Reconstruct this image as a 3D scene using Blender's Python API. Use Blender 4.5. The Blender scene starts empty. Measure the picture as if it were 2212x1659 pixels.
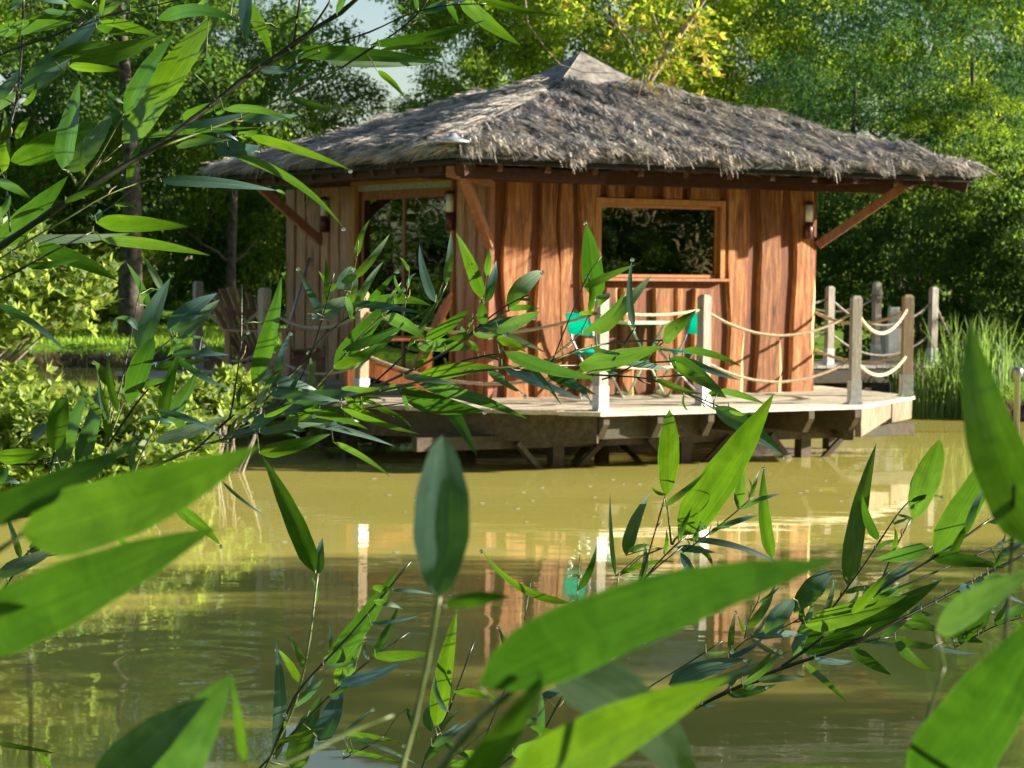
import bpy, math, random
import numpy as np
from math import pi, sin, cos, radians, atan, sqrt
from mathutils import Vector, Matrix

SC = bpy.context.scene
COL = SC.collection

# ------------------------------------------------------------------ camera
FPX, HORIZ, ROLL, CAMZ, DECKZ = 4808.0, 568.0, 0.012, 1.80, 0.535
PITCH = atan((829.5 - HORIZ) / FPX)
cam_data = bpy.data.cameras.new('camera')
cam = bpy.data.objects.new('camera', cam_data)
COL.objects.link(cam)
CAM_ROT = Matrix.Rotation(pi / 2 - PITCH, 3, 'X') @ Matrix.Rotation(ROLL, 3, 'Z')
cam.matrix_world = Matrix.Translation((0, 0, CAMZ)) @ CAM_ROT.to_4x4()
cam_data.sensor_width = 36.0
cam_data.lens = FPX / 2212.0 * 36.0
cam_data.clip_start = 0.05
cam_data.clip_end = 2000
cam_data.dof.use_dof = True
cam_data.dof.focus_distance = 3.2
cam_data.dof.aperture_fstop = 25.0
SC.camera = cam

# ------------------------------------------------------------------ light
SUN_DIR = Vector((2.23, 0.12, 0.0)).normalized()
SUN_EL = radians(17.0)
SUN_DIR = Vector((SUN_DIR.x * cos(SUN_EL), SUN_DIR.y * cos(SUN_EL), sin(SUN_EL)))
world = bpy.data.worlds.new('World')
SC.world = world
world.use_nodes = True
wn = world.node_tree
wn.nodes.clear()
sky = wn.nodes.new('ShaderNodeTexSky')
sky.sky_type = 'NISHITA'
sky.sun_disc = False
sky.sun_elevation = SUN_EL
sky.sun_rotation = math.atan2(SUN_DIR.x, SUN_DIR.y)
bg = wn.nodes.new('ShaderNodeBackground')
bg.inputs[1].default_value = 0.05
wo = wn.nodes.new('ShaderNodeOutputWorld')
wn.links.new(sky.outputs[0], bg.inputs[0])
wn.links.new(bg.outputs[0], wo.inputs[0])
sun_data = bpy.data.lights.new('sun', 'SUN')
sun_data.energy = 5.0
sun_data.angle = radians(0.6)
sun_data.color = (1.0, 0.90, 0.74)
sun = bpy.data.objects.new('sun', sun_data)
COL.objects.link(sun)
sun.rotation_euler = SUN_DIR.to_track_quat('Z', 'Y').to_euler()

SC.view_settings.view_transform = 'Standard'
SC.view_settings.look = 'None'
SC.view_settings.exposure = 1.9
SC.view_settings.gamma = 1.0
SC.view_settings.use_curve_mapping = False
SC.render.engine = 'CYCLES'
SC.cycles.use_denoising = True
SC.cycles.max_bounces = 8
SC.cycles.transparent_max_bounces = 16
SC.cycles.sample_clamp_indirect = 6.0

rng = random.Random(7)
NR = np.random.default_rng(11)

# ------------------------------------------------------------------ geometry of the view
def ray(x, y):
    return CAM_ROT @ Vector(((x - 1106) / FPX, -(y - 829.5) / FPX, -1.0))
def at(x, y, d):
    return Vector((0, 0, CAMZ)) + ray(x, y) * d
def on_z(x, y, z):
    r = ray(x, y)
    return Vector((0, 0, CAMZ)) + r * ((z - CAMZ) / r.z)
TH = 0.504
HW = Vector((cos(TH), sin(TH), 0)); HL = Vector((-sin(TH), cos(TH), 0)); HF = Vector((-0.21, 20.79, DECKZ))
def to_local(p):
    d = p - HF
    return Vector((d.dot(HW), d.dot(HL), d.z))
def to_world(x, y, z):
    return HF + HW * x + HL * y + Vector((0, 0, z))
def wall_hit(x, y, axis, c=0.0):
    o = to_local(Vector((0, 0, CAMZ))); r = ray(x, y); d = Vector((r.dot(HW), r.dot(HL), r.z))
    return o + d * ((c - o[axis]) / d[axis])
def deck_hit(x, y):
    return to_local(on_z(x, y, DECKZ))

# ------------------------------------------------------------------ object helpers
def tag(o, label=None, cat=None, group=None, kind=None):
    if label: o['label'] = label
    if cat: o['category'] = cat
    if group: o['group'] = group
    if kind: o['kind'] = kind
    return o
def empty(name, loc=(0, 0, 0), rz=0.0, label=None, cat=None, group=None):
    o = bpy.data.objects.new(name, None)
    COL.objects.link(o); o.location = loc; o.rotation_euler = (0, 0, rz)
    o.empty_display_size = 0.1
    return tag(o, label, cat, group)
def link(name, me, mat=None, parent=None, loc=None):
    o = bpy.data.objects.new(name, me)
    COL.objects.link(o)
    if mat is not None and not me.materials:
        for m in (mat if isinstance(mat, (list, tuple)) else [mat]): me.materials.append(m)
    if parent: o.parent = parent
    if loc is not None: o.location = loc
    return o
def mesh_np(name, v, f, smooth=False, uv=None):
    """v (N,3), f (M,k) arrays with k equal corners"""
    v = np.asarray(v, dtype=np.float32); f = np.asarray(f, dtype=np.int32)
    me = bpy.data.meshes.new(name)
    k = f.shape[1]
    me.vertices.add(len(v)); me.vertices.foreach_set('co', v.ravel())
    me.loops.add(f.size); me.loops.foreach_set('vertex_index', f.ravel())
    me.polygons.add(len(f)); me.polygons.foreach_set('loop_start', np.arange(0, f.size, k, dtype=np.int32))
    if smooth: me.polygons.foreach_set('use_smooth', np.ones(len(f), dtype=bool))
    if uv is not None:
        l = me.uv_layers.new(name='uv'); l.data.foreach_set('uv', np.asarray(uv, np.float32)[f.ravel()].ravel())
    me.update(calc_edges=True)
    return me
class MB:
    def __init__(s): s.v = []; s.f = []; s.m = []; s.cur = 0
    def face(s, idx): s.f.append(idx); s.m.append(s.cur)
    def hexa(s, p):      # 8 points: bottom 4 then top 4 (ccw)
        b = len(s.v); s.v += [tuple(q) for q in p]
        for q in ((3, 2, 1, 0), (4, 5, 6, 7), (0, 1, 5, 4), (1, 2, 6, 5), (2, 3, 7, 6), (3, 0, 4, 7)):
            s.face([b + i for i in q])
    def box(s, c, size, rz=0.0):
        cx, cy, cz = c; sx, sy, sz = [q / 2 for q in size]; ca, sa = cos(rz), sin(rz)
        pts = []
        for dz in (-sz, sz):
            for dx, dy in ((-sx, -sy), (sx, -sy), (sx, sy), (-sx, sy)):
                pts.append((cx + dx * ca - dy * sa, cy + dx * sa + dy * ca, cz + dz))
        s.hexa(pts)
    def bar(s, a, b, w, h, up=(0, 0, 1)):
        a = Vector(a); b = Vector(b); t = (b - a).normalized(); up = Vector(up)
        if abs(t.dot(up)) > 0.98: up = Vector((1, 0, 0))
        sd = t.cross(up).normalized(); u = sd.cross(t).normalized()
        pts = []
        for q in (a, b):
            for i, j in ((-1, -1), (1, -1), (1, 1), (-1, 1)):
                pts.append(q + sd * (i * w / 2) + u * (j * h / 2))
        b0 = len(s.v); s.v += [tuple(q) for q in pts]
        for q in ((0, 1, 2, 3), (7, 6, 5, 4), (0, 4, 5, 1), (1, 5, 6, 2), (2, 6, 7, 3), (3, 7, 4, 0)):
            s.face([b0 + i for i in q])
    def tube(s, pts, rad, n=6, caps=True, twist=None):
        pts = [Vector(p) for p in pts]; m = len(pts)
        if not hasattr(rad, '__len__'): rad = [rad] * m
        t0 = (pts[1] - pts[0]).normalized()
        ref = Vector((0, 0, 1)) if abs(t0.z) < 0.9 else Vector((1, 0, 0))
        sd = t0.cross(ref).normalized()
        base = len(s.v); rings = []
        for i, p in enumerate(pts):
            t = (pts[min(i + 1, m - 1)] - pts[max(i - 1, 0)]).normalized()
            sd = (sd - t * sd.dot(t)).normalized(); u = t.cross(sd)
            row = []
            for k in range(n):
                a = 2 * pi * k / n; r = rad[i]
                if twist is not None: r = rad[i] * (1 + 0.22 * cos(3 * (a - twist * i)))
                row.append(len(s.v)); s.v.append(tuple(p + sd * (cos(a) * r) + u * (sin(a) * r)))
            rings.append(row)
        for i in range(m - 1):
            for k in range(n):
                s.face([rings[i][k], rings[i][(k + 1) % n], rings[i + 1][(k + 1) % n], rings[i + 1][k]])
        if caps:
            s.face(list(reversed(rings[0]))); s.face(list(rings[-1]))
    def lathe(s, prof, c=(0, 0, 0), n=16):
        rings = []
        for r, z in prof:
            row = []
            for k in range(n):
                a = 2 * pi * k / n; row.append(len(s.v)); s.v.append((c[0] + r * cos(a), c[1] + r * sin(a), c[2] + z))
            rings.append(row)
        for i in range(len(rings) - 1):
            for k in range(n): s.face([rings[i][k], rings[i][(k + 1) % n], rings[i + 1][(k + 1) % n], rings[i + 1][k]])
        s.face(list(reversed(rings[0]))); s.face(list(rings[-1]))
    def poly_prism(s, poly, z0, z1):
        n = len(poly); b = len(s.v)
        s.v += [(p[0], p[1], z0) for p in poly] + [(p[0], p[1], z1) for p in poly]
        s.face([b + i for i in reversed(range(n))]); s.face([b + n + i for i in range(n)])
        for i in range(n):
            j = (i + 1) % n; s.face([b + i, b + j, b + n + j, b + n + i])
    def build(s, name, mat, parent=None, smooth=False, bevel=0.0, loc=None):
        me = bpy.data.meshes.new(name); me.from_pydata(s.v, [], s.f)
        mats = mat if isinstance(mat, (list, tuple)) else [mat]
        for m in mats: me.materials.append(m)
        if len(mats) > 1: me.polygons.foreach_set('material_index', s.m)
        if smooth: me.polygons.foreach_set('use_smooth', [True] * len(s.f))
        me.update()
        o = link(name, me, None, parent, loc)
        if bevel > 0:
            b = o.modifiers.new('bevel', 'BEVEL'); b.width = bevel; b.segments = 2; b.limit_method = 'ANGLE'
        return o
def copy_tree(o, parent=None, done=None):
    c = o.copy(); COL.objects.link(c)
    if parent: c.parent = parent
    for ch in [q for q in COL.objects if q.parent == o]: copy_tree(ch, c)
    return c

# ------------------------------------------------------------------ materials
def new_mat(name):
    m = bpy.data.materials.new(name); m.use_nodes = True
    nt = m.node_tree; nt.nodes.clear()
    out = nt.nodes.new('ShaderNodeOutputMaterial')
    return m, nt, out
def N(nt, typ, **kw):
    n = nt.nodes.new(typ)
    for k, v in kw.items():
        if k == 'ins':
            for a, b in v.items(): n.inputs[a].default_value = b
        else: setattr(n, k, v)
    return n
def ramp(nt, fac, stops, interp='LINEAR'):
    r = nt.nodes.new('ShaderNodeValToRGB'); r.color_ramp.interpolation = interp
    el = r.color_ramp.elements
    while len(el) < len(stops): el.new(0.5)
    for e, (p, c) in zip(el, stops): e.position = p; e.color = (*c, 1)
    nt.links.new(fac, r.inputs[0]); return r.outputs[0]
def noise(nt, vec, scale, detail=4, rough=0.6, dist=0.0):
    n = N(nt, 'ShaderNodeTexNoise', ins={'Scale': scale, 'Detail': detail, 'Roughness': rough, 'Distortion': dist})
    nt.links.new(vec, n.inputs['Vector']); return n.outputs['Fac']
def mapping(nt, vec, scale=(1, 1, 1), loc=(0, 0, 0), rot=(0, 0, 0)):
    m = N(nt, 'ShaderNodeMapping'); m.inputs['Scale'].default_value = scale; m.inputs['Location'].default_value = loc; m.inputs['Rotation'].default_value = rot
    nt.links.new(vec, m.inputs['Vector']); return m.outputs[0]
def mixc(nt, fac, a, b, mode='MIX'):
    m = N(nt, 'ShaderNodeMix', data_type='RGBA', blend_type=mode)
    for sock, v in ((0, fac), (6, a), (7, b)):
        if hasattr(v, 'node'): nt.links.new(v, m.inputs[sock])
        else: m.inputs[sock].default_value = v if sock == 0 else (*v, 1)
    return m.outputs[2]
def math_(nt, op, a, b=0.0):
    m = N(nt, 'ShaderNodeMath', operation=op)
    for i, v in ((0, a), (1, b)):
        if hasattr(v, 'node'): nt.links.new(v, m.inputs[i])
        else: m.inputs[i].default_value = v
    return m.outputs[0]
def wood(name, cols, scale=(9, 9, 0.9), rough=0.7, bump=0.25, knots=True, spec=0.3, rnd=0.35, grime=0.0):
    m, nt, out = new_mat(name)
    tc = N(nt, 'ShaderNodeTexCoord'); oi = N(nt, 'ShaderNodeObjectInfo')
    off = N(nt, 'ShaderNodeVectorMath', operation='MULTIPLY_ADD')
    comb = N(nt, 'ShaderNodeCombineXYZ')
    for i in range(3): nt.links.new(oi.outputs['Random'], comb.inputs[i])
    nt.links.new(comb.outputs[0], off.inputs[0]); off.inputs[1].default_value = (17, 29, 11)
    nt.links.new(tc.outputs['Object'], off.inputs[2])
    v = off.outputs[0]
    g = noise(nt, mapping(nt, v, scale), 3.0, 6, 0.62, 0.6)
    fine = noise(nt, mapping(nt, v, (scale[0] * 6, scale[1] * 6, scale[2] * 3)), 4.0, 3, 0.6)
    col = ramp(nt, g, [(0.25, cols[0]), (0.5, cols[1]), (0.75, cols[2])])
    r = ramp(nt, oi.outputs['Random'], [(0, (1 - rnd,) * 3), (1, (1 + rnd * 0.4,) * 3)])
    col = mixc(nt, 1.0, col, r, 'MULTIPLY')
    col = mixc(nt, 0.55, col, ramp(nt, fine, [(0.32, (0.42,) * 3), (0.66, (1.25,) * 3)]), 'MULTIPLY')
    if knots:
        vo = N(nt, 'ShaderNodeTexVoronoi', ins={'Scale': 1.0})
        nt.links.new(mapping(nt, v, (4.2, 4.2, 1.5)), vo.inputs['Vector'])
        k = ramp(nt, vo.outputs['Distance'], [(0.05, (0.16, 0.10, 0.08)), (0.12, (0.62, 0.55, 0.5)), (0.26, (1, 1, 1))])
        col = mixc(nt, 0.9, col, k, 'MULTIPLY')
    if grime:
        gn = noise(nt, v, 2.2, 5, 0.7)
        col = mixc(nt, ramp(nt, gn, [(0.45, (0, 0, 0)), (0.7, (grime,) * 3)]), col, (0.05, 0.055, 0.035))
    bs = N(nt, 'ShaderNodeBsdfPrincipled', ins={'Roughness': rough, 'Specular IOR Level': spec})
    nt.links.new(col, bs.inputs['Base Color'])
    bp = N(nt, 'ShaderNodeBump', ins={'Strength': bump, 'Distance': 0.01})
    nt.links.new(math_(nt, 'ADD', g, fine), bp.inputs['Height']); nt.links.new(bp.outputs[0], bs.inputs['Normal'])
    nt.links.new(bs.outputs[0], out.inputs[0]); return m
def plain(name, col, rough=0.6, metal=0.0, var=0.15, scale=8.0, spec=0.5, bump=0.1):
    m, nt, out = new_mat(name)
    tc = N(nt, 'ShaderNodeTexCoord')
    n = noise(nt, tc.outputs['Object'], scale, 5, 0.65)
    c = mixc(nt, 1.0, ramp(nt, n, [(0.3, (1 - var * 2,) * 3), (0.7, (1 + var,) * 3)]), col, 'MULTIPLY')
    bs = N(nt, 'ShaderNodeBsdfPrincipled', ins={'Roughness': rough, 'Metallic': metal, 'Specular IOR Level': spec})
    nt.links.new(c, bs.inputs['Base Color'])
    bp = N(nt, 'ShaderNodeBump', ins={'Strength': bump, 'Distance': 0.01}); nt.links.new(n, bp.inputs['Height']); nt.links.new(bp.outputs[0], bs.inputs['Normal'])
    nt.links.new(bs.outputs[0], out.inputs[0]); return m
def foliage(name, c0, c1, trans, rough=0.5, spec=0.12):
    """leaf cloud material: varies per leaf by the random island value; a leaf lets part of the light through"""
    m, nt, out = new_mat(name)
    ge = N(nt, 'ShaderNodeNewGeometry'); tc = N(nt, 'ShaderNodeTexCoord')
    big = noise(nt, tc.outputs['Object'], 2.0, 2, 0.5)
    f = math_(nt, 'ADD', math_(nt, 'MULTIPLY', ge.outputs['Random Per Island'], 0.6), math_(nt, 'MULTIPLY', big, 0.5))
    col = ramp(nt, f, [(0.15, c0), (0.85, c1)])
    tr = mixc(nt, 1.0, ramp(nt, ge.outputs['Random Per Island'], [(0, (0.6,) * 3), (1, (1.25,) * 3)]), trans, 'MULTIPLY')
    bs = N(nt, 'ShaderNodeBsdfPrincipled', ins={'Roughness': rough, 'Specular IOR Level': spec})
    nt.links.new(col, bs.inputs['Base Color'])
    tl = N(nt, 'ShaderNodeBsdfTranslucent'); nt.links.new(tr, tl.inputs[0])
    mx = N(nt, 'ShaderNodeMixShader', ins={0: 0.5}); nt.links.new(bs.outputs[0], mx.inputs[1]); nt.links.new(tl.outputs[0], mx.inputs[2])
    nt.links.new(mx.outputs[0], out.inputs[0]); return m

M = {}
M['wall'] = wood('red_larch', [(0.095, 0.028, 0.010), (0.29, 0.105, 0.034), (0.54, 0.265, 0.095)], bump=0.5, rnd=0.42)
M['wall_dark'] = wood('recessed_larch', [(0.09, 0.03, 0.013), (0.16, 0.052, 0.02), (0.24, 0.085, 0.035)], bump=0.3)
M['wall_grey'] = wood('weathered_larch', [(0.23, 0.108, 0.058), (0.44, 0.235, 0.13), (0.58, 0.35, 0.21)], bump=0.4, rnd=0.3)
M['sunlit_sapwood'] = wood('sunlit_sapwood_edge', [(0.60, 0.36, 0.13), (0.72, 0.47, 0.18), (0.80, 0.56, 0.24)], knots=False, rnd=0.2)  # bark-edge sapwood, put only on sun-facing bevels so they look sunlit
M['trim'] = wood('varnished_trim', [(0.30, 0.115, 0.035), (0.42, 0.17, 0.05), (0.50, 0.22, 0.07)], knots=False, rough=0.45, rnd=0.1, bump=0.1)
M['beam'] = wood('stained_beam', [(0.035, 0.013, 0.009), (0.06, 0.02, 0.013), (0.09, 0.032, 0.02)], scale=(6, 6, 6), knots=False, rnd=0.2)
M['beam_light'] = wood('brace_wood', [(0.22, 0.085, 0.045), (0.32, 0.13, 0.07), (0.42, 0.19, 0.10)], scale=(8, 8, 2), knots=False, rnd=0.15)
M['deck'] = wood('deck_plank', [(0.42, 0.36, 0.27), (0.62, 0.55, 0.43), (0.74, 0.67, 0.54)], scale=(0.8, 9, 9), knots=False, rnd=0.35, bump=0.5, grime=0.35)
M['rim'] = wood('sunlit_rim_board', [(0.13, 0.095, 0.06), (0.26, 0.20, 0.13), (0.40, 0.32, 0.22)], scale=(5, 5, 2), knots=False, grime=0.6)  # lighter copy of the joist wood, sunlight put into its colour
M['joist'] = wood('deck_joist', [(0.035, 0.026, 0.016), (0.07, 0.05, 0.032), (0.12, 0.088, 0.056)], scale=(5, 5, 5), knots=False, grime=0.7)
M['post'] = wood('grey_post', [(0.24, 0.215, 0.18), (0.36, 0.325, 0.28), (0.48, 0.44, 0.38)], scale=(14, 14, 1.2), knots=False, rnd=0.3, bump=0.5)
M['post_brown'] = wood('brown_post', [(0.22, 0.15, 0.095), (0.33, 0.235, 0.15), (0.44, 0.34, 0.22)], scale=(14, 14, 1.2), knots=False, rnd=0.2, bump=0.5)
M['chair_grey'] = wood('weathered_chair_slat', [(0.24, 0.14, 0.095), (0.40, 0.24, 0.165), (0.54, 0.35, 0.25)], knots=False, rnd=0.3)
M['chair_red'] = wood('oiled_chair_slat', [(0.30, 0.09, 0.035), (0.50, 0.16, 0.06), (0.62, 0.24, 0.10)], knots=False, rnd=0.2, rough=0.5)
M['zinc'] = plain('galvanised_steel', (0.52, 0.55, 0.58), 0.45, 0.6, 0.15, 20)
M['rope'] = plain('hemp_rope', (0.50, 0.39, 0.25), 0.9, 0, 0.2, 60)
M['rope_grey'] = plain('grey_rope', (0.30, 0.27, 0.23), 0.9, 0, 0.2, 60)

M['mint'] = plain('mint_enamel', (0.42, 0.75, 0.45), 0.35, 0, 0.05, 20)
M['steel'] = plain('grey_tube', (0.35, 0.37, 0.38), 0.35, 0.8, 0.1, 20)
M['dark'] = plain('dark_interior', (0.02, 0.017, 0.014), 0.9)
M['black'] = plain('black_metal', (0.015, 0.015, 0.017), 0.5)
M['maroon'] = plain('maroon_lamp_metal', (0.09, 0.022, 0.018), 0.4)
M['lampglass'] = plain('frosted_lamp_glass', (0.62, 0.66, 0.60), 0.15, 0, 0.05, 30)
M['white'] = plain('white_enamel', (0.7, 0.72, 0.72), 0.4)
M['tarpaper'] = plain('grey_roof_felt', (0.20, 0.185, 0.17), 0.8, 0, 0.4, 9, bump=0.5)
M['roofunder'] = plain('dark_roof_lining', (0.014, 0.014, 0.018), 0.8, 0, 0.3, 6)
M['bark'] = plain('tree_bark', (0.085, 0.07, 0.055), 0.95, 0, 0.45, 9, bump=1.0)
M['bark_pale'] = plain('pale_twig_bark', (0.28, 0.24, 0.19), 0.9, 0, 0.3, 9, bump=0.6)
M['culm_dark'] = plain('dark_bamboo_culm', (0.014, 0.017, 0.007), 0.35, 0, 0.35, 40, bump=0.1)
M['culm_green'] = plain('green_bamboo_twig', (0.10, 0.13, 0.035), 0.4, 0, 0.3, 40, bump=0.1)
M['sheath'] = plain('dry_bamboo_sheath', (0.33, 0.23, 0.13), 0.8, 0, 0.3, 60)
M['curtain'] = plain('white_curtain', (0.55, 0.58, 0.55), 0.9)

def glass_pane():
    m, nt, out = new_mat('window_glass')
    fr = N(nt, 'ShaderNodeFresnel', ins={'IOR': 1.55})
    f2 = math_(nt, 'MINIMUM', math_(nt, 'MULTIPLY', fr.outputs[0], 1.25), 1.0)
    gl = N(nt, 'ShaderNodeBsdfGlossy', ins={'Roughness': 0.012, 'Color': (0.95, 1, 0.97, 1)})
    tr = N(nt, 'ShaderNodeBsdfTransparent', ins={'Color': (0.30, 0.37, 0.33, 1)})
    mx = N(nt, 'ShaderNodeMixShader'); nt.links.new(f2, mx.inputs[0]); nt.links.new(tr.outputs[0], mx.inputs[1]); nt.links.new(gl.outputs[0], mx.inputs[2])
    tc = N(nt, 'ShaderNodeTexCoord'); bp = N(nt, 'ShaderNodeBump', ins={'Strength': 0.05, 'Distance': 0.02})
    nt.links.new(noise(nt, tc.outputs['Object'], 3.0, 1), bp.inputs['Height']); nt.links.new(bp.outputs[0], gl.inputs['Normal'])
    nt.links.new(mx.outputs[0], out.inputs[0]); return m
M['glass'] = glass_pane()
def drop_mat():
    m, nt, out = new_mat('water_drop')
    bs = N(nt, 'ShaderNodeBsdfPrincipled', ins={'Roughness': 0.0, 'IOR': 1.33, 'Transmission Weight': 1.0, 'Base Color': (1, 1, 1, 1)})
    nt.links.new(bs.outputs[0], out.inputs[0]); return m
M['drop'] = drop_mat()
def water_mat():
    m, nt, out = new_mat('pond_water')
    tc = N(nt, 'ShaderNodeTexCoord'); v = tc.outputs['Object']
    silt = noise(nt, mapping(nt, v, (0.12, 0.35, 1)), 1.0, 4, 0.6)
    col = ramp(nt, silt, [(0.3, (0.37, 0.335, 0.075)), (0.7, (0.46, 0.42, 0.11))])
    df = N(nt, 'ShaderNodeBsdfDiffuse'); nt.links.new(col, df.inputs[0])
    gl = N(nt, 'ShaderNodeBsdfGlossy', ins={'Roughness': 0.015, 'Color': (1, 1, 1, 1)})
    fr = N(nt, 'ShaderNodeFresnel', ins={'IOR': 1.33})
    mx = N(nt, 'ShaderNodeMixShader'); nt.links.new(math_(nt, 'MULTIPLY', fr.outputs[0], 1.0), mx.inputs[0])
    nt.links.new(df.outputs[0], mx.inputs[1]); nt.links.new(gl.outputs[0], mx.inputs[2])
    h1 = noise(nt, mapping(nt, v, (0.8, 2.2, 1)), 1.3, 2, 0.5)
    h2 = noise(nt, mapping(nt, v, (3, 7, 1)), 2.0, 2, 0.5)
    h = math_(nt, 'ADD', math_(nt, 'MULTIPLY', h1, 0.0022), math_(nt, 'MULTIPLY', h2, 0.00028))
    # rings where drops and fish have disturbed the surface
    for cx, cy, r, amp, fq in ((-1.45, 9.8, 1.3, 0.0007, 3.4), (-0.42, 11.1, 0.42, 0.0010, 6.0), (0.15, 16.2, 0.8, 0.001, 3.0)):
        sv = N(nt, 'ShaderNodeVectorMath', operation='SUBTRACT'); nt.links.new(v, sv.inputs[0]); sv.inputs[1].default_value = (cx, cy, 0)
        ln = N(nt, 'ShaderNodeVectorMath', operation='LENGTH'); nt.links.new(sv.outputs[0], ln.inputs[0])
        wv = math_(nt, 'SINE', math_(nt, 'MULTIPLY', ln.outputs['Value'], fq * 2 * pi))
        mask = N(nt, 'ShaderNodeMapRange', ins={1: r, 2: r * 0.3, 3: 0.0, 4: amp}); nt.links.new(ln.outputs['Value'], mask.inputs[0])
        h = math_(nt, 'ADD', h, math_(nt, 'MULTIPLY', wv, mask.outputs[0]))
    bp = N(nt, 'ShaderNodeBump', ins={'Strength': 1.0, 'Distance': 1.0}); nt.links.new(h, bp.inputs['Height'])
    nt.links.new(bp.outputs[0], gl.inputs['Normal'])
    nt.links.new(mx.outputs[0], out.inputs[0]); return m
M['water'] = water_mat()
def ground_mat():
    m, nt, out = new_mat('grassy_ground')
    tc = N(nt, 'ShaderNodeTexCoord'); v = tc.outputs['Object']
    n1 = noise(nt, v, 1.6, 6, 0.7); n2 = noise(nt, v, 9.0, 4, 0.7)
    g = ramp(nt, n2, [(0.3, (0.05, 0.12, 0.012)), (0.6, (0.13, 0.24, 0.02)), (0.8, (0.2, 0.32, 0.04))])
    e = ramp(nt, n2, [(0.3, (0.03, 0.022, 0.014)), (0.7, (0.10, 0.075, 0.045))])
    sx = N(nt, 'ShaderNodeSeparateXYZ'); nt.links.new(v, sx.inputs[0])
    mk = N(nt, 'ShaderNodeMapRange', ins={1: 0.22, 2: 0.32}); nt.links.new(math_(nt, 'ADD', sx.outputs[2], math_(nt, 'MULTIPLY', n1, 0.06)), mk.inputs[0])
    c = mixc(nt, mk.outputs[0], e, g)
    bs = N(nt, 'ShaderNodeBsdfPrincipled', ins={'Roughness': 0.95, 'Specular IOR Level': 0.1}); nt.links.new(c, bs.inputs['Base Color'])
    bp = N(nt, 'ShaderNodeBump', ins={'Strength': 0.9, 'Distance': 0.08}); nt.links.new(n2, bp.inputs['Height']); nt.links.new(bp.outputs[0], bs.inputs['Normal'])
    nt.links.new(bs.outputs[0], out.inputs[0]); return m
M['ground'] = ground_mat()
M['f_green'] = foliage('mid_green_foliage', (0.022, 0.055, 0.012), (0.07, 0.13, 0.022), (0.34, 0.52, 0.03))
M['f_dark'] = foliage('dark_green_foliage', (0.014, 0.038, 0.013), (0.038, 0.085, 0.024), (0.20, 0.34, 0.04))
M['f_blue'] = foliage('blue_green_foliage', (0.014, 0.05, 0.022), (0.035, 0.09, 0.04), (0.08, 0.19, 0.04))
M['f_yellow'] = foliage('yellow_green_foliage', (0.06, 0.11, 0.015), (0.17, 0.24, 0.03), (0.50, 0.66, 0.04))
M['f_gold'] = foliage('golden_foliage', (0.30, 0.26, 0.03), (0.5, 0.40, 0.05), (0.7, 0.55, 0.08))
M['f_shrub'] = foliage('azalea_foliage', (0.04, 0.09, 0.018), (0.17, 0.25, 0.06), (0.44, 0.58, 0.09), spec=0.4)
M['reed'] = foliage('reed_blades', (0.05, 0.11, 0.04), (0.12, 0.20, 0.07), (0.22, 0.36, 0.06))
def cloth_mat():
    m, nt, out = new_mat('turquoise_canvas')
    a = N(nt, 'ShaderNodeBsdfDiffuse', ins={'Color': (0.0, 0.55, 0.45, 1)}); b = N(nt, 'ShaderNodeBsdfTranslucent', ins={'Color': (0.0, 0.75, 0.6, 1)})
    mx = N(nt, 'ShaderNodeMixShader', ins={0: 0.45}); nt.links.new(a.outputs[0], mx.inputs[1]); nt.links.new(b.outputs[0], mx.inputs[2]); nt.links.new(mx.outputs[0], out.inputs[0]); return m
M['turquoise'] = cloth_mat()
M['lawn'] = foliage('lawn_blades', (0.10, 0.20, 0.02), (0.20, 0.33, 0.04), (0.4, 0.6, 0.05))
def thatch_mat():
    m, nt, out = new_mat('heather_thatch')
    ge = N(nt, 'ShaderNodeNewGeometry')
    c = ramp(nt, ge.outputs['Random Per Island'], [(0, (0.14, 0.132, 0.128)), (0.3, (0.31, 0.30, 0.30)), (0.7, (0.50, 0.48, 0.46)), (1, (0.86, 0.80, 0.72))])
    tc = N(nt, 'ShaderNodeTexCoord'); b_ = noise(nt, tc.outputs['Object'], 5.0, 4, 0.6)
    c = mixc(nt, 1.0, c, ramp(nt, b_, [(0.3, (0.55, 0.56, 0.6)), (0.65, (1.25, 1.2, 1.1))]), 'MULTIPLY')
    bs = N(nt, 'ShaderNodeBsdfPrincipled', ins={'Roughness': 0.7, 'Specular IOR Level': 0.35}); nt.links.new(c, bs.inputs['Base Color'])
    nt.links.new(bs.outputs[0], out.inputs[0]); return m
M['thatch'] = thatch_mat()
M['thatch_base'] = plain('packed_thatch', (0.09, 0.088, 0.095), 0.95, 0, 0.4, 14, bump=1.0)
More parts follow.
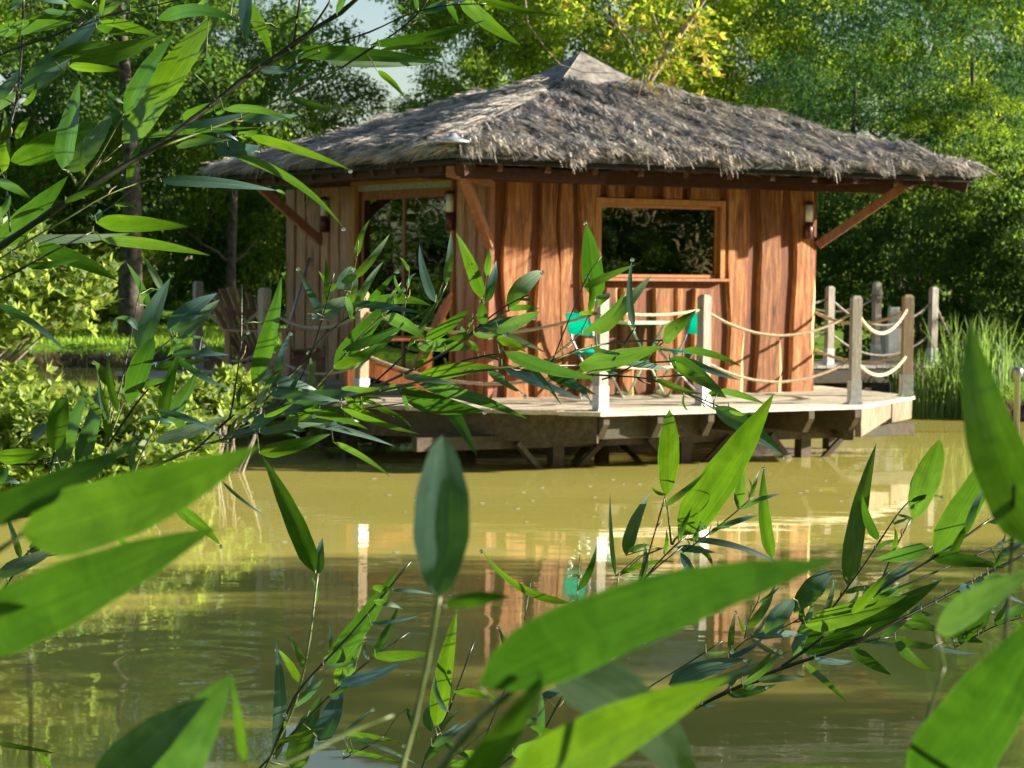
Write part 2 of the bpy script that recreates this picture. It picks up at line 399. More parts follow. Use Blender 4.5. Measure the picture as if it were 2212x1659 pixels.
def bamboo_leaf_mat():
    m, nt, out = new_mat('bamboo_leaf')
    ge = N(nt, 'ShaderNodeNewGeometry'); uv = N(nt, 'ShaderNodeUVMap', uv_map='uv'); oi = N(nt, 'ShaderNodeObjectInfo')
    sx = N(nt, 'ShaderNodeSeparateXYZ'); nt.links.new(uv.outputs[0], sx.inputs[0])
    off = math_(nt, 'MULTIPLY', oi.outputs['Random'], 37.0)
    cv = N(nt, 'ShaderNodeCombineXYZ'); nt.links.new(sx.outputs[0], cv.inputs[0]); nt.links.new(math_(nt, 'ADD', sx.outputs[1], off), cv.inputs[1]); nt.links.new(off, cv.inputs[2])
    veins = noise(nt, mapping(nt, cv.outputs[0], (70, 0.22, 1)), 1.0, 2, 0.5)
    blot = noise(nt, mapping(nt, cv.outputs[0], (1.3, 0.8, 1)), 1.0, 5, 0.6, 0.8)
    mid = math_(nt, 'ABSOLUTE', math_(nt, 'SUBTRACT', sx.outputs[0], 0.5))
    rib = ramp(nt, mid, [(0.0, (1.5, 1.5, 1.3)), (0.018, (1.35, 1.35, 1.2)), (0.035, (1, 1, 1))])
    edge = ramp(nt, mid, [(0.465, (1, 1, 1)), (0.495, (1.5, 1.5, 1.3))])
    top = ramp(nt, blot, [(0.3, (0.028, 0.085, 0.012)), (0.7, (0.06, 0.16, 0.018))])
    und_sheen = ramp(nt, blot, [(0.3, (0.07, 0.14, 0.115)), (0.7, (0.13, 0.225, 0.185))])  # glaucous underside, made bluer and paler to carry the sky's sheen
    c = mixc(nt, ge.outputs['Backfacing'], top, und_sheen)
    vmul = ramp(nt, veins, [(0.3, (0.66,) * 3), (0.7, (1.22,) * 3)])
    var = ramp(nt, oi.outputs['Random'], [(0, (0.55, 0.68, 0.95)), (0.5, (0.95, 0.97, 1)), (1, (1.4, 1.15, 0.8))])
    c = mixc(nt, 1.0, c, vmul, 'MULTIPLY'); c = mixc(nt, 1.0, c, var, 'MULTIPLY'); c = mixc(nt, 1.0, c, rib, 'MULTIPLY')
    spot = noise(nt, mapping(nt, cv.outputs[0], (5, 6, 1)), 1.0, 3, 0.7)
    smk = ramp(nt, spot, [(0.70, (0, 0, 0)), (0.76, (0.8,) * 3)])
    c = mixc(nt, smk, c, (0.17, 0.12, 0.04))
    t = mixc(nt, 1.0, ramp(nt, blot, [(0.3, (0.062, 0.175, 0.006)), (0.7, (0.125, 0.29, 0.010))]), vmul, 'MULTIPLY')
    t = mixc(nt, 1.0, t, var, 'MULTIPLY'); t = mixc(nt, 1.0, t, edge, 'MULTIPLY')
    bs = N(nt, 'ShaderNodeBsdfPrincipled', ins={'Roughness': 0.32, 'Specular IOR Level': 0.55, 'Coat Weight': 0.08, 'Coat Roughness': 0.15}); nt.links.new(c, bs.inputs['Base Color'])
    rg = mixc(nt, ge.outputs['Backfacing'], (0.30,) * 3, (0.42,) * 3); nt.links.new(rg, bs.inputs['Roughness'])
    tl = N(nt, 'ShaderNodeBsdfTranslucent'); nt.links.new(t, tl.inputs[0])
    mx = N(nt, 'ShaderNodeMixShader', ins={0: 0.40}); nt.links.new(bs.outputs[0], mx.inputs[1]); nt.links.new(tl.outputs[0], mx.inputs[2])
    bp = N(nt, 'ShaderNodeBump', ins={'Strength': 0.25, 'Distance': 0.0006}); nt.links.new(veins, bp.inputs['Height'])
    nt.links.new(bp.outputs[0], bs.inputs['Normal'])
    nt.links.new(mx.outputs[0], out.inputs[0]); return m
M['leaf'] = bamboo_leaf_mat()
# ================================================================== ground and water
def smooth(a, b, t):
    t = np.clip((t - a) / (b - a), 0, 1); return t * t * (3 - 2 * t)
def pond_s(x, y):
    yfar = 36.5 - 3.5 * smooth(-1, 3, x) - 6.6 * smooth(4.4, 5.6, x)
    wob = 0.25 * np.sin(x * 1.7) + 0.15 * np.sin(x * 4.1 + 1)
    s = np.minimum(yfar + wob - y, y - 2.2 - 0.2 * np.sin(x * 2.1))
    s = np.minimum(s, 9.3 - x + 0.3 * np.sin(y * 0.9)); return np.minimum(s, x + 10.5 + 0.4 * np.sin(y * 0.7))
def ground_z(x, y):
    s = pond_s(x, y)
    z = np.clip(0.38 - (s + 0.22) * 1.5, -0.9, 0.38)
    return z + 0.03 * np.sin(x * 0.8) * np.cos(y * 0.6)
def axis_pts(lo, hi, fine, far):
    c = np.arange(lo, hi, fine); g = np.cumsum(np.geomspace(fine, far / 4, 26))
    return np.concatenate([(lo - g)[::-1], c, hi + g - fine * 0.5])
gx = axis_pts(-14, 14, 0.22, 200); gy = axis_pts(-6, 44, 0.22, 300)
GX, GY = np.meshgrid(gx, gy)
GZ = ground_z(GX, GY)
nx, ny = len(gx), len(gy)
idx = np.arange(nx * ny).reshape(ny, nx)
quads = np.stack([idx[:-1, :-1], idx[:-1, 1:], idx[1:, 1:], idx[1:, :-1]], -1).reshape(-1, 4)
g = link('ground', mesh_np('ground', np.stack([GX, GY, GZ], -1).reshape(-1, 3), quads, True), M['ground'])
tag(g, kind='structure')
wv = [(-11.6, 1.0, 0), (10.6, 1.0, 0), (10.6, 38.0, 0), (-11.6, 38.0, 0)]
w = link('pond_water', mesh_np('pond_water', wv, [(0, 1, 2, 3)]), M['water']); tag(w, kind='structure')

# ================================================================== foliage
def crown_mesh(name, n, seed, leaf, nclump=52, crad=(0.13, 0.27), flat=0.7, shell=0.35, droop=0.0, slim=0.5):
    R_ = np.random.default_rng(seed)
    d = R_.normal(size=(nclump, 3)); d /= np.linalg.norm(d, axis=1)[:, None]
    c = d * (shell + (1 - shell) * R_.random(nclump)[:, None] ** 0.6)
    cr = R_.uniform(crad[0], crad[1], nclump)
    k = R_.choice(nclump, n, p=cr ** 2 / (cr ** 2).sum())
    e = R_.normal(size=(n, 3)); e /= np.linalg.norm(e, axis=1)[:, None]
    rr = cr[k] * (0.45 + 0.6 * R_.random(n))
    off = e * rr[:, None]; off[:, 2] *= flat
    p = c[k] + off
    p[:, 2] -= droop * (np.linalg.norm(off[:, :2], axis=1) ** 1.3)
    nrm = e * 0.5 + np.array([0, 0, 0.55]) + R_.normal(size=(n, 3)) * 0.55
    nrm /= np.linalg.norm(nrm, axis=1)[:, None]
    t = R_.normal(size=(n, 3)) + np.array([0, 0, -0.5]); t -= nrm * (t * nrm).sum(1)[:, None]; t /= np.linalg.norm(t, axis=1)[:, None]
    b = np.cross(nrm, t)
    L = leaf * R_.uniform(0.6, 1.35, n)[:, None]; W = L * slim
    v = np.stack([p, p + t * L * 0.5 + b * W * 0.5 - nrm * L * 0.08, p + t * L, p + t * L * 0.5 - b * W * 0.5 - nrm * L * 0.08], 1).reshape(-1, 3)
    f = np.arange(4 * n).reshape(-1, 4)
    return mesh_np(name, v, f)
CM = [crown_mesh('crown_a', 26000, 1, 0.036), crown_mesh('crown_b', 26000, 2, 0.038, 44, (0.15, 0.28)),
      crown_mesh('crown_c', 24000, 3, 0.034, 70, (0.10, 0.22)), crown_mesh('crown_d', 26000, 4, 0.034, 60, (0.2, 0.36), 0.28, 0.3, 0.55, 0.3),
      crown_mesh('crown_e', 15000, 5, 0.050, 110, (0.10, 0.2), 0.6, 0.2)]
for m_ in CM: m_.materials.append(M['f_green'])
def crown(name, parent, mi, mat, loc, r, rz=None, rot=0.0):
    o = bpy.data.objects.new(name, CM[mi]); COL.objects.link(o); o.parent = parent
    o.location = loc; rx = r; rz = rz or r; o.scale = (rx, rx, rz); o.rotation_euler = (0, 0, rot)
    o.material_slots[0].link = 'OBJECT'; o.material_slots[0].material = M[mat]; return o
def trunk_mesh(h, r0, seed, spread=1.0, lean=(0, 0), nlimb=7, top=0.85):
    R_ = random.Random(seed); mb = MB()
    pts = []; x = y = 0
    for i in range(8):
        t = i / 7; pts.append((lean[0] * t + x, lean[1] * t + y, -0.3 + (h * top + 0.3) * t)); x += R_.uniform(-.07, .07) * h / 8; y += R_.uniform(-.07, .07) * h / 8
    mb.tube(pts, [r0 * (1.25 if i == 0 else 1) * (1 - 0.8 * i / 7) for i in range(8)], 9)
    for k in range(nlimb):
        i = R_.randint(2, 6); p = Vector(pts[i]); a = R_.uniform(0, 2 * pi); L = spread * R_.uniform(0.6, 1.1)
        q = [p]
        for j in range(1, 5): q.append(p + Vector((cos(a) * L * j / 4 + R_.uniform(-.1, .1) * L, sin(a) * L * j / 4 + R_.uniform(-.1, .1) * L, L * (0.25 * j / 4 + 0.35 * (j / 4) ** 2))))
        rr = r0 * (1 - 0.8 * i / 7) * 0.5
        mb.tube(q, [rr * (1 - 0.85 * j / 4) for j in range(5)], 6)
    return mb
def tree(name, label, xV, d, yV, r, rz, mi, mat, cat='tree', group=None, h=None, r0=0.16, extra=(), world=None, seed=0, bark='bark', nl=7):
    c = Vector(world) if world else at(xV, yV, d)
    z0 = float(ground_z(np.array(c.x), np.array(c.y)))
    z0 = max(z0, -0.3)
    root = empty(name, (c.x, c.y, z0), 0, label, cat, group)
    hh = (c.z - z0) + rz * 0.5
    trunk_mesh(hh, r0, seed + 5, r * 0.9, nlimb=nl).build('trunk', M[bark], root, True)
    crown('crown', root, mi, mat, (0, 0, c.z - z0), r, rz, seed * 1.7)
    for (dx, dy, dz, rr, mi2, mat2) in extra:
        crown('crown', root, mi2, mat2, (dx, dy, c.z - z0 + dz), rr, rr * 0.9, seed * 2.3 + dx)
    return root
G1 = 'trees on the left bank behind the lawn'; G2 = 'trees behind the hut'; G3 = 'trees on the right bank'
T = [
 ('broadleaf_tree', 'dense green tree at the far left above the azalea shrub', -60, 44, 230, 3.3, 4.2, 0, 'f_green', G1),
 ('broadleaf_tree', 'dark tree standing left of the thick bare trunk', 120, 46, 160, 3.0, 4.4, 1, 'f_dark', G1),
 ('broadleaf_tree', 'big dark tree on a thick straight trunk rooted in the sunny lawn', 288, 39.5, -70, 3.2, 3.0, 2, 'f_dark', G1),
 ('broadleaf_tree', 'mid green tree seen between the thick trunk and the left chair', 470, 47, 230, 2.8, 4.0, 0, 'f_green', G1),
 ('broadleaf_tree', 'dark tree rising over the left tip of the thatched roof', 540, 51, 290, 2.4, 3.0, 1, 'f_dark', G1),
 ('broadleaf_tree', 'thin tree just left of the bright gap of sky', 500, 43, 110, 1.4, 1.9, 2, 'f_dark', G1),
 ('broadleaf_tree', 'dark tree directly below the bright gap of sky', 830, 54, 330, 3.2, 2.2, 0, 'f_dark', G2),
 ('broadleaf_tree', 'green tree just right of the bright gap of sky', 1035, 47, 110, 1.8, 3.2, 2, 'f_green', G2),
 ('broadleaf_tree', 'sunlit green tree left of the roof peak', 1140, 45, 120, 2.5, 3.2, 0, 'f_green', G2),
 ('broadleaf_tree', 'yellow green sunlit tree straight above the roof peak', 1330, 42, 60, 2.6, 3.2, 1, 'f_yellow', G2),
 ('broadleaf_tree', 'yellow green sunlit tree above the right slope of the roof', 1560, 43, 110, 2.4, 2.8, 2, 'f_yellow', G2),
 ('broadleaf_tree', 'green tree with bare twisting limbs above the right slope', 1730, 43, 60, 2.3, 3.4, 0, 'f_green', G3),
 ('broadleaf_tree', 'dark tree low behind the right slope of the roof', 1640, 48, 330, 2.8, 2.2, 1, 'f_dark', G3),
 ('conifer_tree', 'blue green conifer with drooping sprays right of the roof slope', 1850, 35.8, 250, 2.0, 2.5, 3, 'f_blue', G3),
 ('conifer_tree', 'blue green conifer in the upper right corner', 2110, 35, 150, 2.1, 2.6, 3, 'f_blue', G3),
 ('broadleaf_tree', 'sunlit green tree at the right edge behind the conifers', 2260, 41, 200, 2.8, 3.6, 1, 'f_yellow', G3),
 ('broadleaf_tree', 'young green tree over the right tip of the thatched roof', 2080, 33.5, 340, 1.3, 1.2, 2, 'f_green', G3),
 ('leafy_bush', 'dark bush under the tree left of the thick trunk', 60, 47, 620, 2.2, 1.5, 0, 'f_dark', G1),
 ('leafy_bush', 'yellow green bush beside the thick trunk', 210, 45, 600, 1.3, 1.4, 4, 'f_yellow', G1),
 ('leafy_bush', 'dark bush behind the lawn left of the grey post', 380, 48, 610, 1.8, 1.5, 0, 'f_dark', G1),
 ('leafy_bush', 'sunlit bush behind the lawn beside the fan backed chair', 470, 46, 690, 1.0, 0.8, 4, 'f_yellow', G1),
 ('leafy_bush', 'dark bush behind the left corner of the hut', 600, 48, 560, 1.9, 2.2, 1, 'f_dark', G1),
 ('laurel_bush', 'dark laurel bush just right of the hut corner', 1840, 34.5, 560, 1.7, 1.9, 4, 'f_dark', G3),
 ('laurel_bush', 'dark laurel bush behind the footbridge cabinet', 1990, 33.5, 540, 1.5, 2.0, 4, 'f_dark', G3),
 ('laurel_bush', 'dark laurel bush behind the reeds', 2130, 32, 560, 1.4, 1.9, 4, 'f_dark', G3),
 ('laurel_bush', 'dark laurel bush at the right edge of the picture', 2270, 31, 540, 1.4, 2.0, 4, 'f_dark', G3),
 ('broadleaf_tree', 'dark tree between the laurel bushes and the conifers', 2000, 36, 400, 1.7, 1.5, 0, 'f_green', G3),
]
for i, (n_, lb, xV, d, yV, r, rz, mi, mat, grp) in enumerate(T):
    cat = 'bush' if 'bush' in n_ else 'tree'
    r0 = 0.24 if i == 2 else (0.05 if cat == 'bush' else 0.12)
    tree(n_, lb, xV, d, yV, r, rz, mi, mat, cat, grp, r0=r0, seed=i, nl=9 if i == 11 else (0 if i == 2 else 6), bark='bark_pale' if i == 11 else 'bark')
# tall crowns of the second row, seen above the frame in the pond's reflection
for i, (xV, d, z, r, mat) in enumerate([(-150, 56, 8.5, 4.0, 'f_green'), (60, 58, 10.5, 3.8, 'f_dark'), (190, 57, 9.0, 2.8, 'f_dark'), (1040, 58, 9.5, 2.8, 'f_green'), (1230, 56, 11.0, 3.8, 'f_dark'), (1500, 55, 10.0, 3.8, 'f_green'), (1700, 54, 11.5, 3.6, 'f_dark'), (1930, 52, 9.6, 3.8, 'f_green'), (2150, 51, 11.0, 3.6, 'f_dark'), (2330, 50, 9.2, 4.0, 'f_green')]):
    p = at(xV, 600, d)
    tree('broadleaf_tree', 'tall tree of the back row, its crown standing above the frame', 0, 0, 0, r, r * 1.15, i % 3, mat, 'tree', 'tall back row trees', r0=0.2, world=(p.x, p.y, z), seed=40 + i)
# banks outside the frame: they shade the near water and stand in the window reflections
OFF = [(11.2, 1.2, 2.0, 2.3), (11.0, 4.2, 2.3, 2.4), (11.4, 7.0, 2.9, 2.5), (11.2, 9.6, 2.9, 2.5), (11.6, 12.2, 2.6, 2.4), (13.2, 14.4, 0.9, 1.6), (13.6, 5.6, 2.6, 2.4), (13.4, 8.3, 2.8, 2.5), (13.8, 11.0, 2.8, 2.5), (13.4, 3.0, 2.3, 2.3)]
for i, (x, y, z, r) in enumerate(OFF):
    tree('leafy_bush', 'leafy bush on the right bank wholly outside the picture', 0, 0, 0, r, r * 1.0, i % 3, 'f_dark', 'bush', 'bushes on the right bank outside the picture', r0=0.06, world=(x, y, z), seed=60 + i)
OFF2 = [(23, 7, 3.6, 3.2), (24, 12, 3.4, 3.0), (23, 16.5, 3.2, 2.8), (-15, 17, 2.6, 2.6), (-16, 22, 2.6, 2.6), (-15, 27, 2.6, 2.6), (-13.5, 31.5, 2.4, 2.4), (-8, -9, 7.5, 5.4), (-1.5, -12, 8.5, 5.6), (6, -10, 8, 5.4), (12, -6, 5, 4.0), (-13, -2, 5, 4.0), (-15, 39, 5, 4), (-13.8, 29.6, 2.7, 2.9), (-13.0, 25.5, 2.0, 2.4), (-6.5, -3.5, 5.2, 3.0), (6.5, -2.5, 5.6, 3.2), (12.5, 34.6, 2.6, 2.4), (15, 31.8, 2.8, 2.6), (33, 2, 4.2, 4.5), (34, 8.5, 4.2, 4.8), (33, 15, 4.0, 4.4)]
for i, (x, y, z, r) in enumerate(OFF2):
    side = 'right' if x > 8 else ('left' if x < -8 else 'near')
    tree('broadleaf_tree', 'leafy tree on the %s bank wholly outside the picture' % side, 0, 0, 0, r, r, i % 3, 'f_green' if i % 2 else 'f_dark', 'tree', 'trees on the %s bank outside the picture' % side, r0=0.14, world=(x, y, z), seed=80 + i)
# unseen trees added above the frame to shut out sky over the near pond
for i, (x0, y0, x, y, z, r) in enumerate([(-7, -2.5, -4.5, 8.0, 9.5, 4.2), (3.5, -4.5, 1.5, 9.5, 10.5, 4.4), (9.5, -3.0, 7.5, 8.5, 9.8, 4.2)]):
    root = empty('sky_block_tree', (x0, y0, 0.3), 0, 'unseen leaning tree added above the frame to shut out sky over the near water', 'tree', 'added trees shutting out sky over the near water')
    mb = MB(); n_ = 9; pts = []
    for k in range(n_):
        t = k / (n_ - 1); pts.append(((x - x0) * t ** 1.5, (y - y0) * t ** 1.6, -0.4 + (z - 0.5) * t ** 0.75))
    mb.tube(pts, [0.28 * (1 - 0.8 * k / (n_ - 1)) for k in range(n_)], 10); mb.build('trunk', M['bark'], root, True)
    for (dx, dy, dz, q) in ((0, 0, 0, 1.0), (-2.6, -2.0, -0.3, 0.75), (2.4, -2.4, 0.2, 0.7), (0.4, 3.0, 0.3, 0.75)):
        crown('crown', root, (i + int(dx)) % 3, 'f_green', (x - x0 + dx, y - y0 + dy, z - 0.3 + dz), r * q, r * q * 0.6, i + dx)
# the wood far behind reads as one mass
def wood_mass():
    R_ = np.random.default_rng(77); n = 95000
    x = R_.uniform(-34, 34, n); y = 61 + R_.uniform(0, 7, n); z = R_.uniform(0.02, 1, n) * (6.0 + 1.4 * np.sin(x * 0.5) + 0.9 * np.sin(x * 1.3 + 2))
    gap = np.exp(-((x + 4.6) / 2.2) ** 2); z *= (1 - 0.25 * gap)
    p = np.stack([x, y, z], 1); nr = R_.normal(size=(n, 3)) + [0, -0.4, 0.5]; nr /= np.linalg.norm(nr, axis=1)[:, None]
    t = R_.normal(size=(n, 3)); t -= nr * (t * nr).sum(1)[:, None]; t /= np.linalg.norm(t, axis=1)[:, None]; b = np.cross(nr, t); L = R_.uniform(0.2, 0.42, n)[:, None]
    v = np.stack([p, p + t * L * .5 + b * L * .3, p + t * L, p + t * L * .5 - b * L * .3], 1).reshape(-1, 3)
    return mesh_np('woodland', v, np.arange(4 * n).reshape(-1, 4))
o = link('woodland', wood_mass(), M['f_dark']); tag(o, 'far wood closing the view behind the pond trees', 'woodland', kind='stuff')

# ---- azalea shrub on the left of the pond (leaf rosettes on stems)
def rosette_cloud(pts_fn, n, leaf, seed, per=7):
    R_ = np.random.default_rng(seed); P_ = pts_fn(R_, n)
    ax = R_.normal(size=(n, 3)) * 0.5 + [0.1, -0.1, 0.9]; ax /= np.linalg.norm(ax, axis=1)[:, None]
    ref = R_.normal(size=(n, 3)); s = np.cross(ax, ref); s /= np.linalg.norm(s, axis=1)[:, None]; u = np.cross(ax, s)
    V_ = []
    for k in range(per):
        a = 2 * pi * k / per + R_.uniform(-.3, .3, n); el = R_.uniform(0.2, 1.1, n)
        d = (s * np.cos(a)[:, None] + u * np.sin(a)[:, None]) * np.cos(el)[:, None] + ax * np.sin(el)[:, None]
        nr = ax * np.cos(el)[:, None] - (s * np.cos(a)[:, None] + u * np.sin(a)[:, None]) * np.sin(el)[:, None]
        b = np.cross(d, nr); L = (leaf * R_.uniform(0.6, 1.3, n))[:, None]
        V_.append(np.stack([P_, P_ + d * L * .55 + b * L * .22, P_ + d * L - nr * L * .1, P_ + d * L * .55 - b * L * .22], 1))
    v = np.concatenate(V_).reshape(-1, 3); return mesh_np('rosettes', v, np.arange(len(v)).reshape(-1, 4))
def blob_pts(blobs):
    def fn(R_, n):
        w_ = np.array([b[3] ** 2 for b in blobs]); k = R_.choice(len(blobs), n, p=w_ / w_.sum())
        e = R_.normal(size=(n, 3)); e /= np.linalg.norm(e, axis=1)[:, None]
        B_ = np.array([b[:3] for b in blobs])[k]; r = np.array([b[3] for b in blobs])[k]
        q = B_ + e * (r * (R_.uniform(0.2, 1.0, n) ** 0.5 + np.abs(R_.normal(0, 0.22, n))))[:, None] * [1.1, 1.1, 0.95]
        return q + 0.05 * np.sin(q[:, [1, 2, 0]] * 14)
    return fn
def shrub(name, label, blobsV, n, leaf, seed, mat='f_shrub', group=None):
    bl = []
    for (x, y, d, r) in blobsV:
        p = at(x, y, d); bl.append((p.x, p.y, p.z, r))
    cx = sum(b[0] for b in bl) / len(bl); cy = sum(b[1] for b in bl) / len(bl)
    root = empty(name, (cx, cy, 0), 0, label, 'shrub', group)
    bl2 = [(b[0] - cx, b[1] - cy, b[2], b[3]) for b in bl]
    o = link('foliage', rosette_cloud(blob_pts(bl2), n, leaf, seed), M[mat], root)
    mb = MB(); R_ = random.Random(seed)
    for b in bl2:
        top = b[2] > 1.15
        for q in range(3):
            e = Vector((b[0] + R_.uniform(-1, 1) * b[3] * .8, b[1] + R_.uniform(-1, 1) * b[3] * .8, b[2] + R_.uniform(0, 1) * b[3] * .9))
            s = Vector((b[0] * 0.35 - 0.1 + R_.uniform(-.12, .12), b[1] * 0.5, -0.35)) if not top else Vector((-0.95 + R_.uniform(-.1, .1), 0, 0.7)); md = (s + e) / 2 + Vector((R_.uniform(-.12, .12), 0, 0.1))
            mb.tube([s, (s + md) / 2 + Vector((R_.uniform(-.05, .05), 0, 0)), md, (md + e) / 2 + Vector((R_.uniform(-.05, .05), 0, 0)), e], [0.014, 0.012, 0.010, 0.007, 0.003], 5)
    mb.build('stem', M['bark_pale'], root, True)
    return root
shrub('azalea_shrub', 'bright yellow green azalea shrub growing from the water on the left', [
    (20, 560, 16, .26), (110, 610, 16.2, .25), (-60, 640, 16, .38), (205, 600, 16.4, .13), (30, 680, 15.8, .2), (150, 660, 16, .16), (225, 640, 16.2, .10),
    (0, 880, 15.8, .30), (120, 915, 15.8, .25), (230, 905, 16, .20), (320, 890, 16.2, .13), (375, 925, 16, .20), (240, 970, 15.8, .26), (100, 980, 15.6, .34), (400, 980, 16, .14), (10, 990, 15.6, .34), (330, 985, 15.8, .24), (180, 1010, 15.7, .3), (290, 1030, 15.9, .2)],
    2700, 0.082, 31)
shrub('azalea_shrub', 'smaller pink stemmed azalea by the left end of the deck', [(425, 850, 18.6, .14), (470, 830, 18.8, .12), (530, 835, 18.9, .10), (450, 890, 18.5, .13), (570, 840, 18.9, .06), (500, 890, 18.6, .12), (400, 900, 18.4, .12), (430, 950, 18.4, .10)], 460, 0.08, 32, group=None)

# ---- reeds by the footbridge and grass on the lawn
def blades(name, n, xs, ys, hs, wd, mat, seed, lean=0.25, bank=True, zbase=-0.2):
    R_ = np.random.default_rng(seed); x = R_.uniform(*xs, n); y = R_.uniform(*ys, n); h = R_.uniform(*hs, n)
    z0 = np.maximum(ground_z(x, y), zbase) if bank else np.full(n, zbase)
    a = R_.uniform(0, 2 * pi, n); lx = np.cos(a) * lean * h * R_.random(n); ly = np.sin(a) * lean * h * R_.random(n)
    b = R_.uniform(0, pi, n); wx = np.cos(b) * wd; wy = np.sin(b) * wd
    seg = []
    for t, k in ((0, 1.0), (0.5, 0.9), (0.85, 0.5), (1.0, 0.05)):
        px = x + lx * t ** 2; py = y + ly * t ** 2; pz = z0 + h * (t - 0.12 * lean * t ** 3)
        seg.append(np.stack([px - wx * k, py - wy * k, pz], 1)); seg.append(np.stack([px + wx * k, py + wy * k, pz], 1))
    v = np.stack(seg, 1).reshape(-1, 3); base = np.arange(n)[:, None] * 8
    f = np.concatenate([base + np.array(q) for q in ((0, 1, 3, 2), (2, 3, 5, 4), (4, 5, 7, 6))])
    return link(name, mesh_np(name, v, f), M[mat])
o = blades('reed_bed', 420, (4.75, 5.95), (26.4, 27.8), (0.3, 0.95), 0.009, 'reed', 9, 0.45, zbase=-0.1); tag(o, 'tall green reeds in the water beside the footbridge', 'reeds', kind='stuff')
o = blades('lawn_grass', 26000, (-13, 2), (36.4, 48), (0.03, 0.12), 0.012, 'lawn', 10, 0.6); tag(o, 'sunny short grass on the left bank', 'grass', kind='stuff')
o = blades('bank_grass', 5000, (-2, 4.4), (32.6, 37), (0.15, 0.6), 0.012, 'lawn', 12, 0.6); tag(o, 'long grass on the bank seen under the deck', 'grass', kind='stuff')
o = blades('right_bank_grass', 2500, (5.2, 9), (27.6, 31), (0.1, 0.45), 0.010, 'reed', 13, 0.6); tag(o, 'rough grass under the laurel bushes', 'grass', kind='stuff')

# ================================================================== the hut
WA, WB, WH = 3.74, 4.56, 2.12
hut = empty('thatched_hut', HF, TH, 'reddish timber hut with grey thatched roof standing on its deck over the pond', 'hut')
def wavy_board(parent, axis, a0, a1, z0, z1, seed, mats, t=0.042, bev=0.022, amp=0.028, name='board', label=None, base=0.0):
    """a live-edge board; axis 'x' lies on the front wall (facing -y), 'y' on the door wall (facing -x)"""
    R_ = random.Random(seed); rows = 11; mb = MB(); ph = [R_.uniform(0, 6.3) for _ in range(6)]
    fr = [R_.uniform(1.5, 3.2), R_.uniform(1.5, 3.2), R_.uniform(5, 8), R_.uniform(5, 8)]
    for i in range(rows):
        z = z0 + (z1 - z0) * i / (rows - 1)
        l = a0 + amp * (sin(fr[0] * z + ph[0]) + 0.4 * sin(fr[2] * z + ph[2])) ; r = a1 + amp * (sin(fr[1] * z + ph[1]) + 0.4 * sin(fr[3] * z + ph[3]))
        bv = bev * (0.75 + 0.5 * sin(fr[1] * 1.3 * z + ph[4]))
        for (p, dd) in ((l, 0), (l + bev * 0.5, t), (r - bv, t), (r, 0)):
            mb.v.append((p, -(base + dd), z) if axis == 'x' else (-(base + dd), p, z))
    for i in range(rows - 1):
        for k in range(3):
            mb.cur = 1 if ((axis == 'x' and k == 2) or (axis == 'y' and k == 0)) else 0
            q = [4 * i + k, 4 * i + k + 1, 4 * i + 4 + k + 1, 4 * i + 4 + k]
            mb.face(q if axis == 'x' else q[::-1])
    mb.cur = 0
    for e in (0, 4 * (rows - 1)): mb.face([e, e + 1, e + 2, e + 3])
    o = mb.build(name, mats, parent)
    if label: o['label'] = label
    return o
mb = MB()
# carcass: full walls with door and window openings cut by building round them
WX0, WX1, WZ0, WZ1 = 1.165, 2.545, 1.135, 1.845
DY0, DY1, DZ1 = 0.74, 2.93, 2.05
def wall_piece(mb, x0, x1, y0, y1, z0, z1): mb.box(((x0 + x1) / 2, (y0 + y1) / 2, (z0 + z1) / 2), (x1 - x0, y1 - y0, z1 - z0))
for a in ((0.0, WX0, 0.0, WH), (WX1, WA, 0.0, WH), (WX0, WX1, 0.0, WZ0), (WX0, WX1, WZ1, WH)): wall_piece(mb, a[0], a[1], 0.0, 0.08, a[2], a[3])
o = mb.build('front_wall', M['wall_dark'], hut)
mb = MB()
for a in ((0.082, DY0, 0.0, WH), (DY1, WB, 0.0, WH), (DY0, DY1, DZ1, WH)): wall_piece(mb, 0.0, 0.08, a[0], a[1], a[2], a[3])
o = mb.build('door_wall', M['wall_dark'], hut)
mb = MB(); wall_piece(mb, WA - 0.08, WA, 0.082, WB, 0, WH); mb.build('side_wall', M['wall'], hut)
mb = MB(); wall_piece(mb, 0.0, WA - 0.082, WB, WB + 0.08, 0, WH); mb.build('back_wall', M['wall'], hut)
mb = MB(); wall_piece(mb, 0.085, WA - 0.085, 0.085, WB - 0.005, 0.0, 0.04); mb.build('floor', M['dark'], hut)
X = lambda v: wall_hit(v, 700, 1).x
YY = lambda v: wall_hit(v, 640, 0).y
seed = 100
for (v0, v1) in ((1087, 1140), (1160, 1205), (1206, 1229), (1250, 1289)):
    wavy_board(hut, 'x', X(v0), X(v1), 0.0, 2.02, seed, [M['wall'], M['sunlit_sapwood']]); seed += 1
for (v0, v1) in ((1565, 1608), (1630, 1686), (1706, 1755)):
    wavy_board(hut, 'x', X(v0), X(v1), 0.0, 2.02, seed, [M['wall'], M['sunlit_sapwood']], bev=0.045, amp=0.024); seed += 1
for (v0, v1) in ((1302, 1331), (1338, 1372), (1410, 1453), (1455, 1471), (1493, 1538)):
    wavy_board(hut, 'x', X(v0), X(v1), 0.0, WZ0 - 0.10, seed, [M['wall'], M['sunlit_sapwood']], bev=0.03, amp=0.008); seed += 1
for (v0, v1) in ((1303, 1341), (1362, 1402), (1425, 1466), (1480, 1545)):
    wavy_board(hut, 'x', X(v0), X(v1), WZ1 + 0.062, 2.02, seed, [M['wall'], M['sunlit_sapwood']], amp=0.006); seed += 1
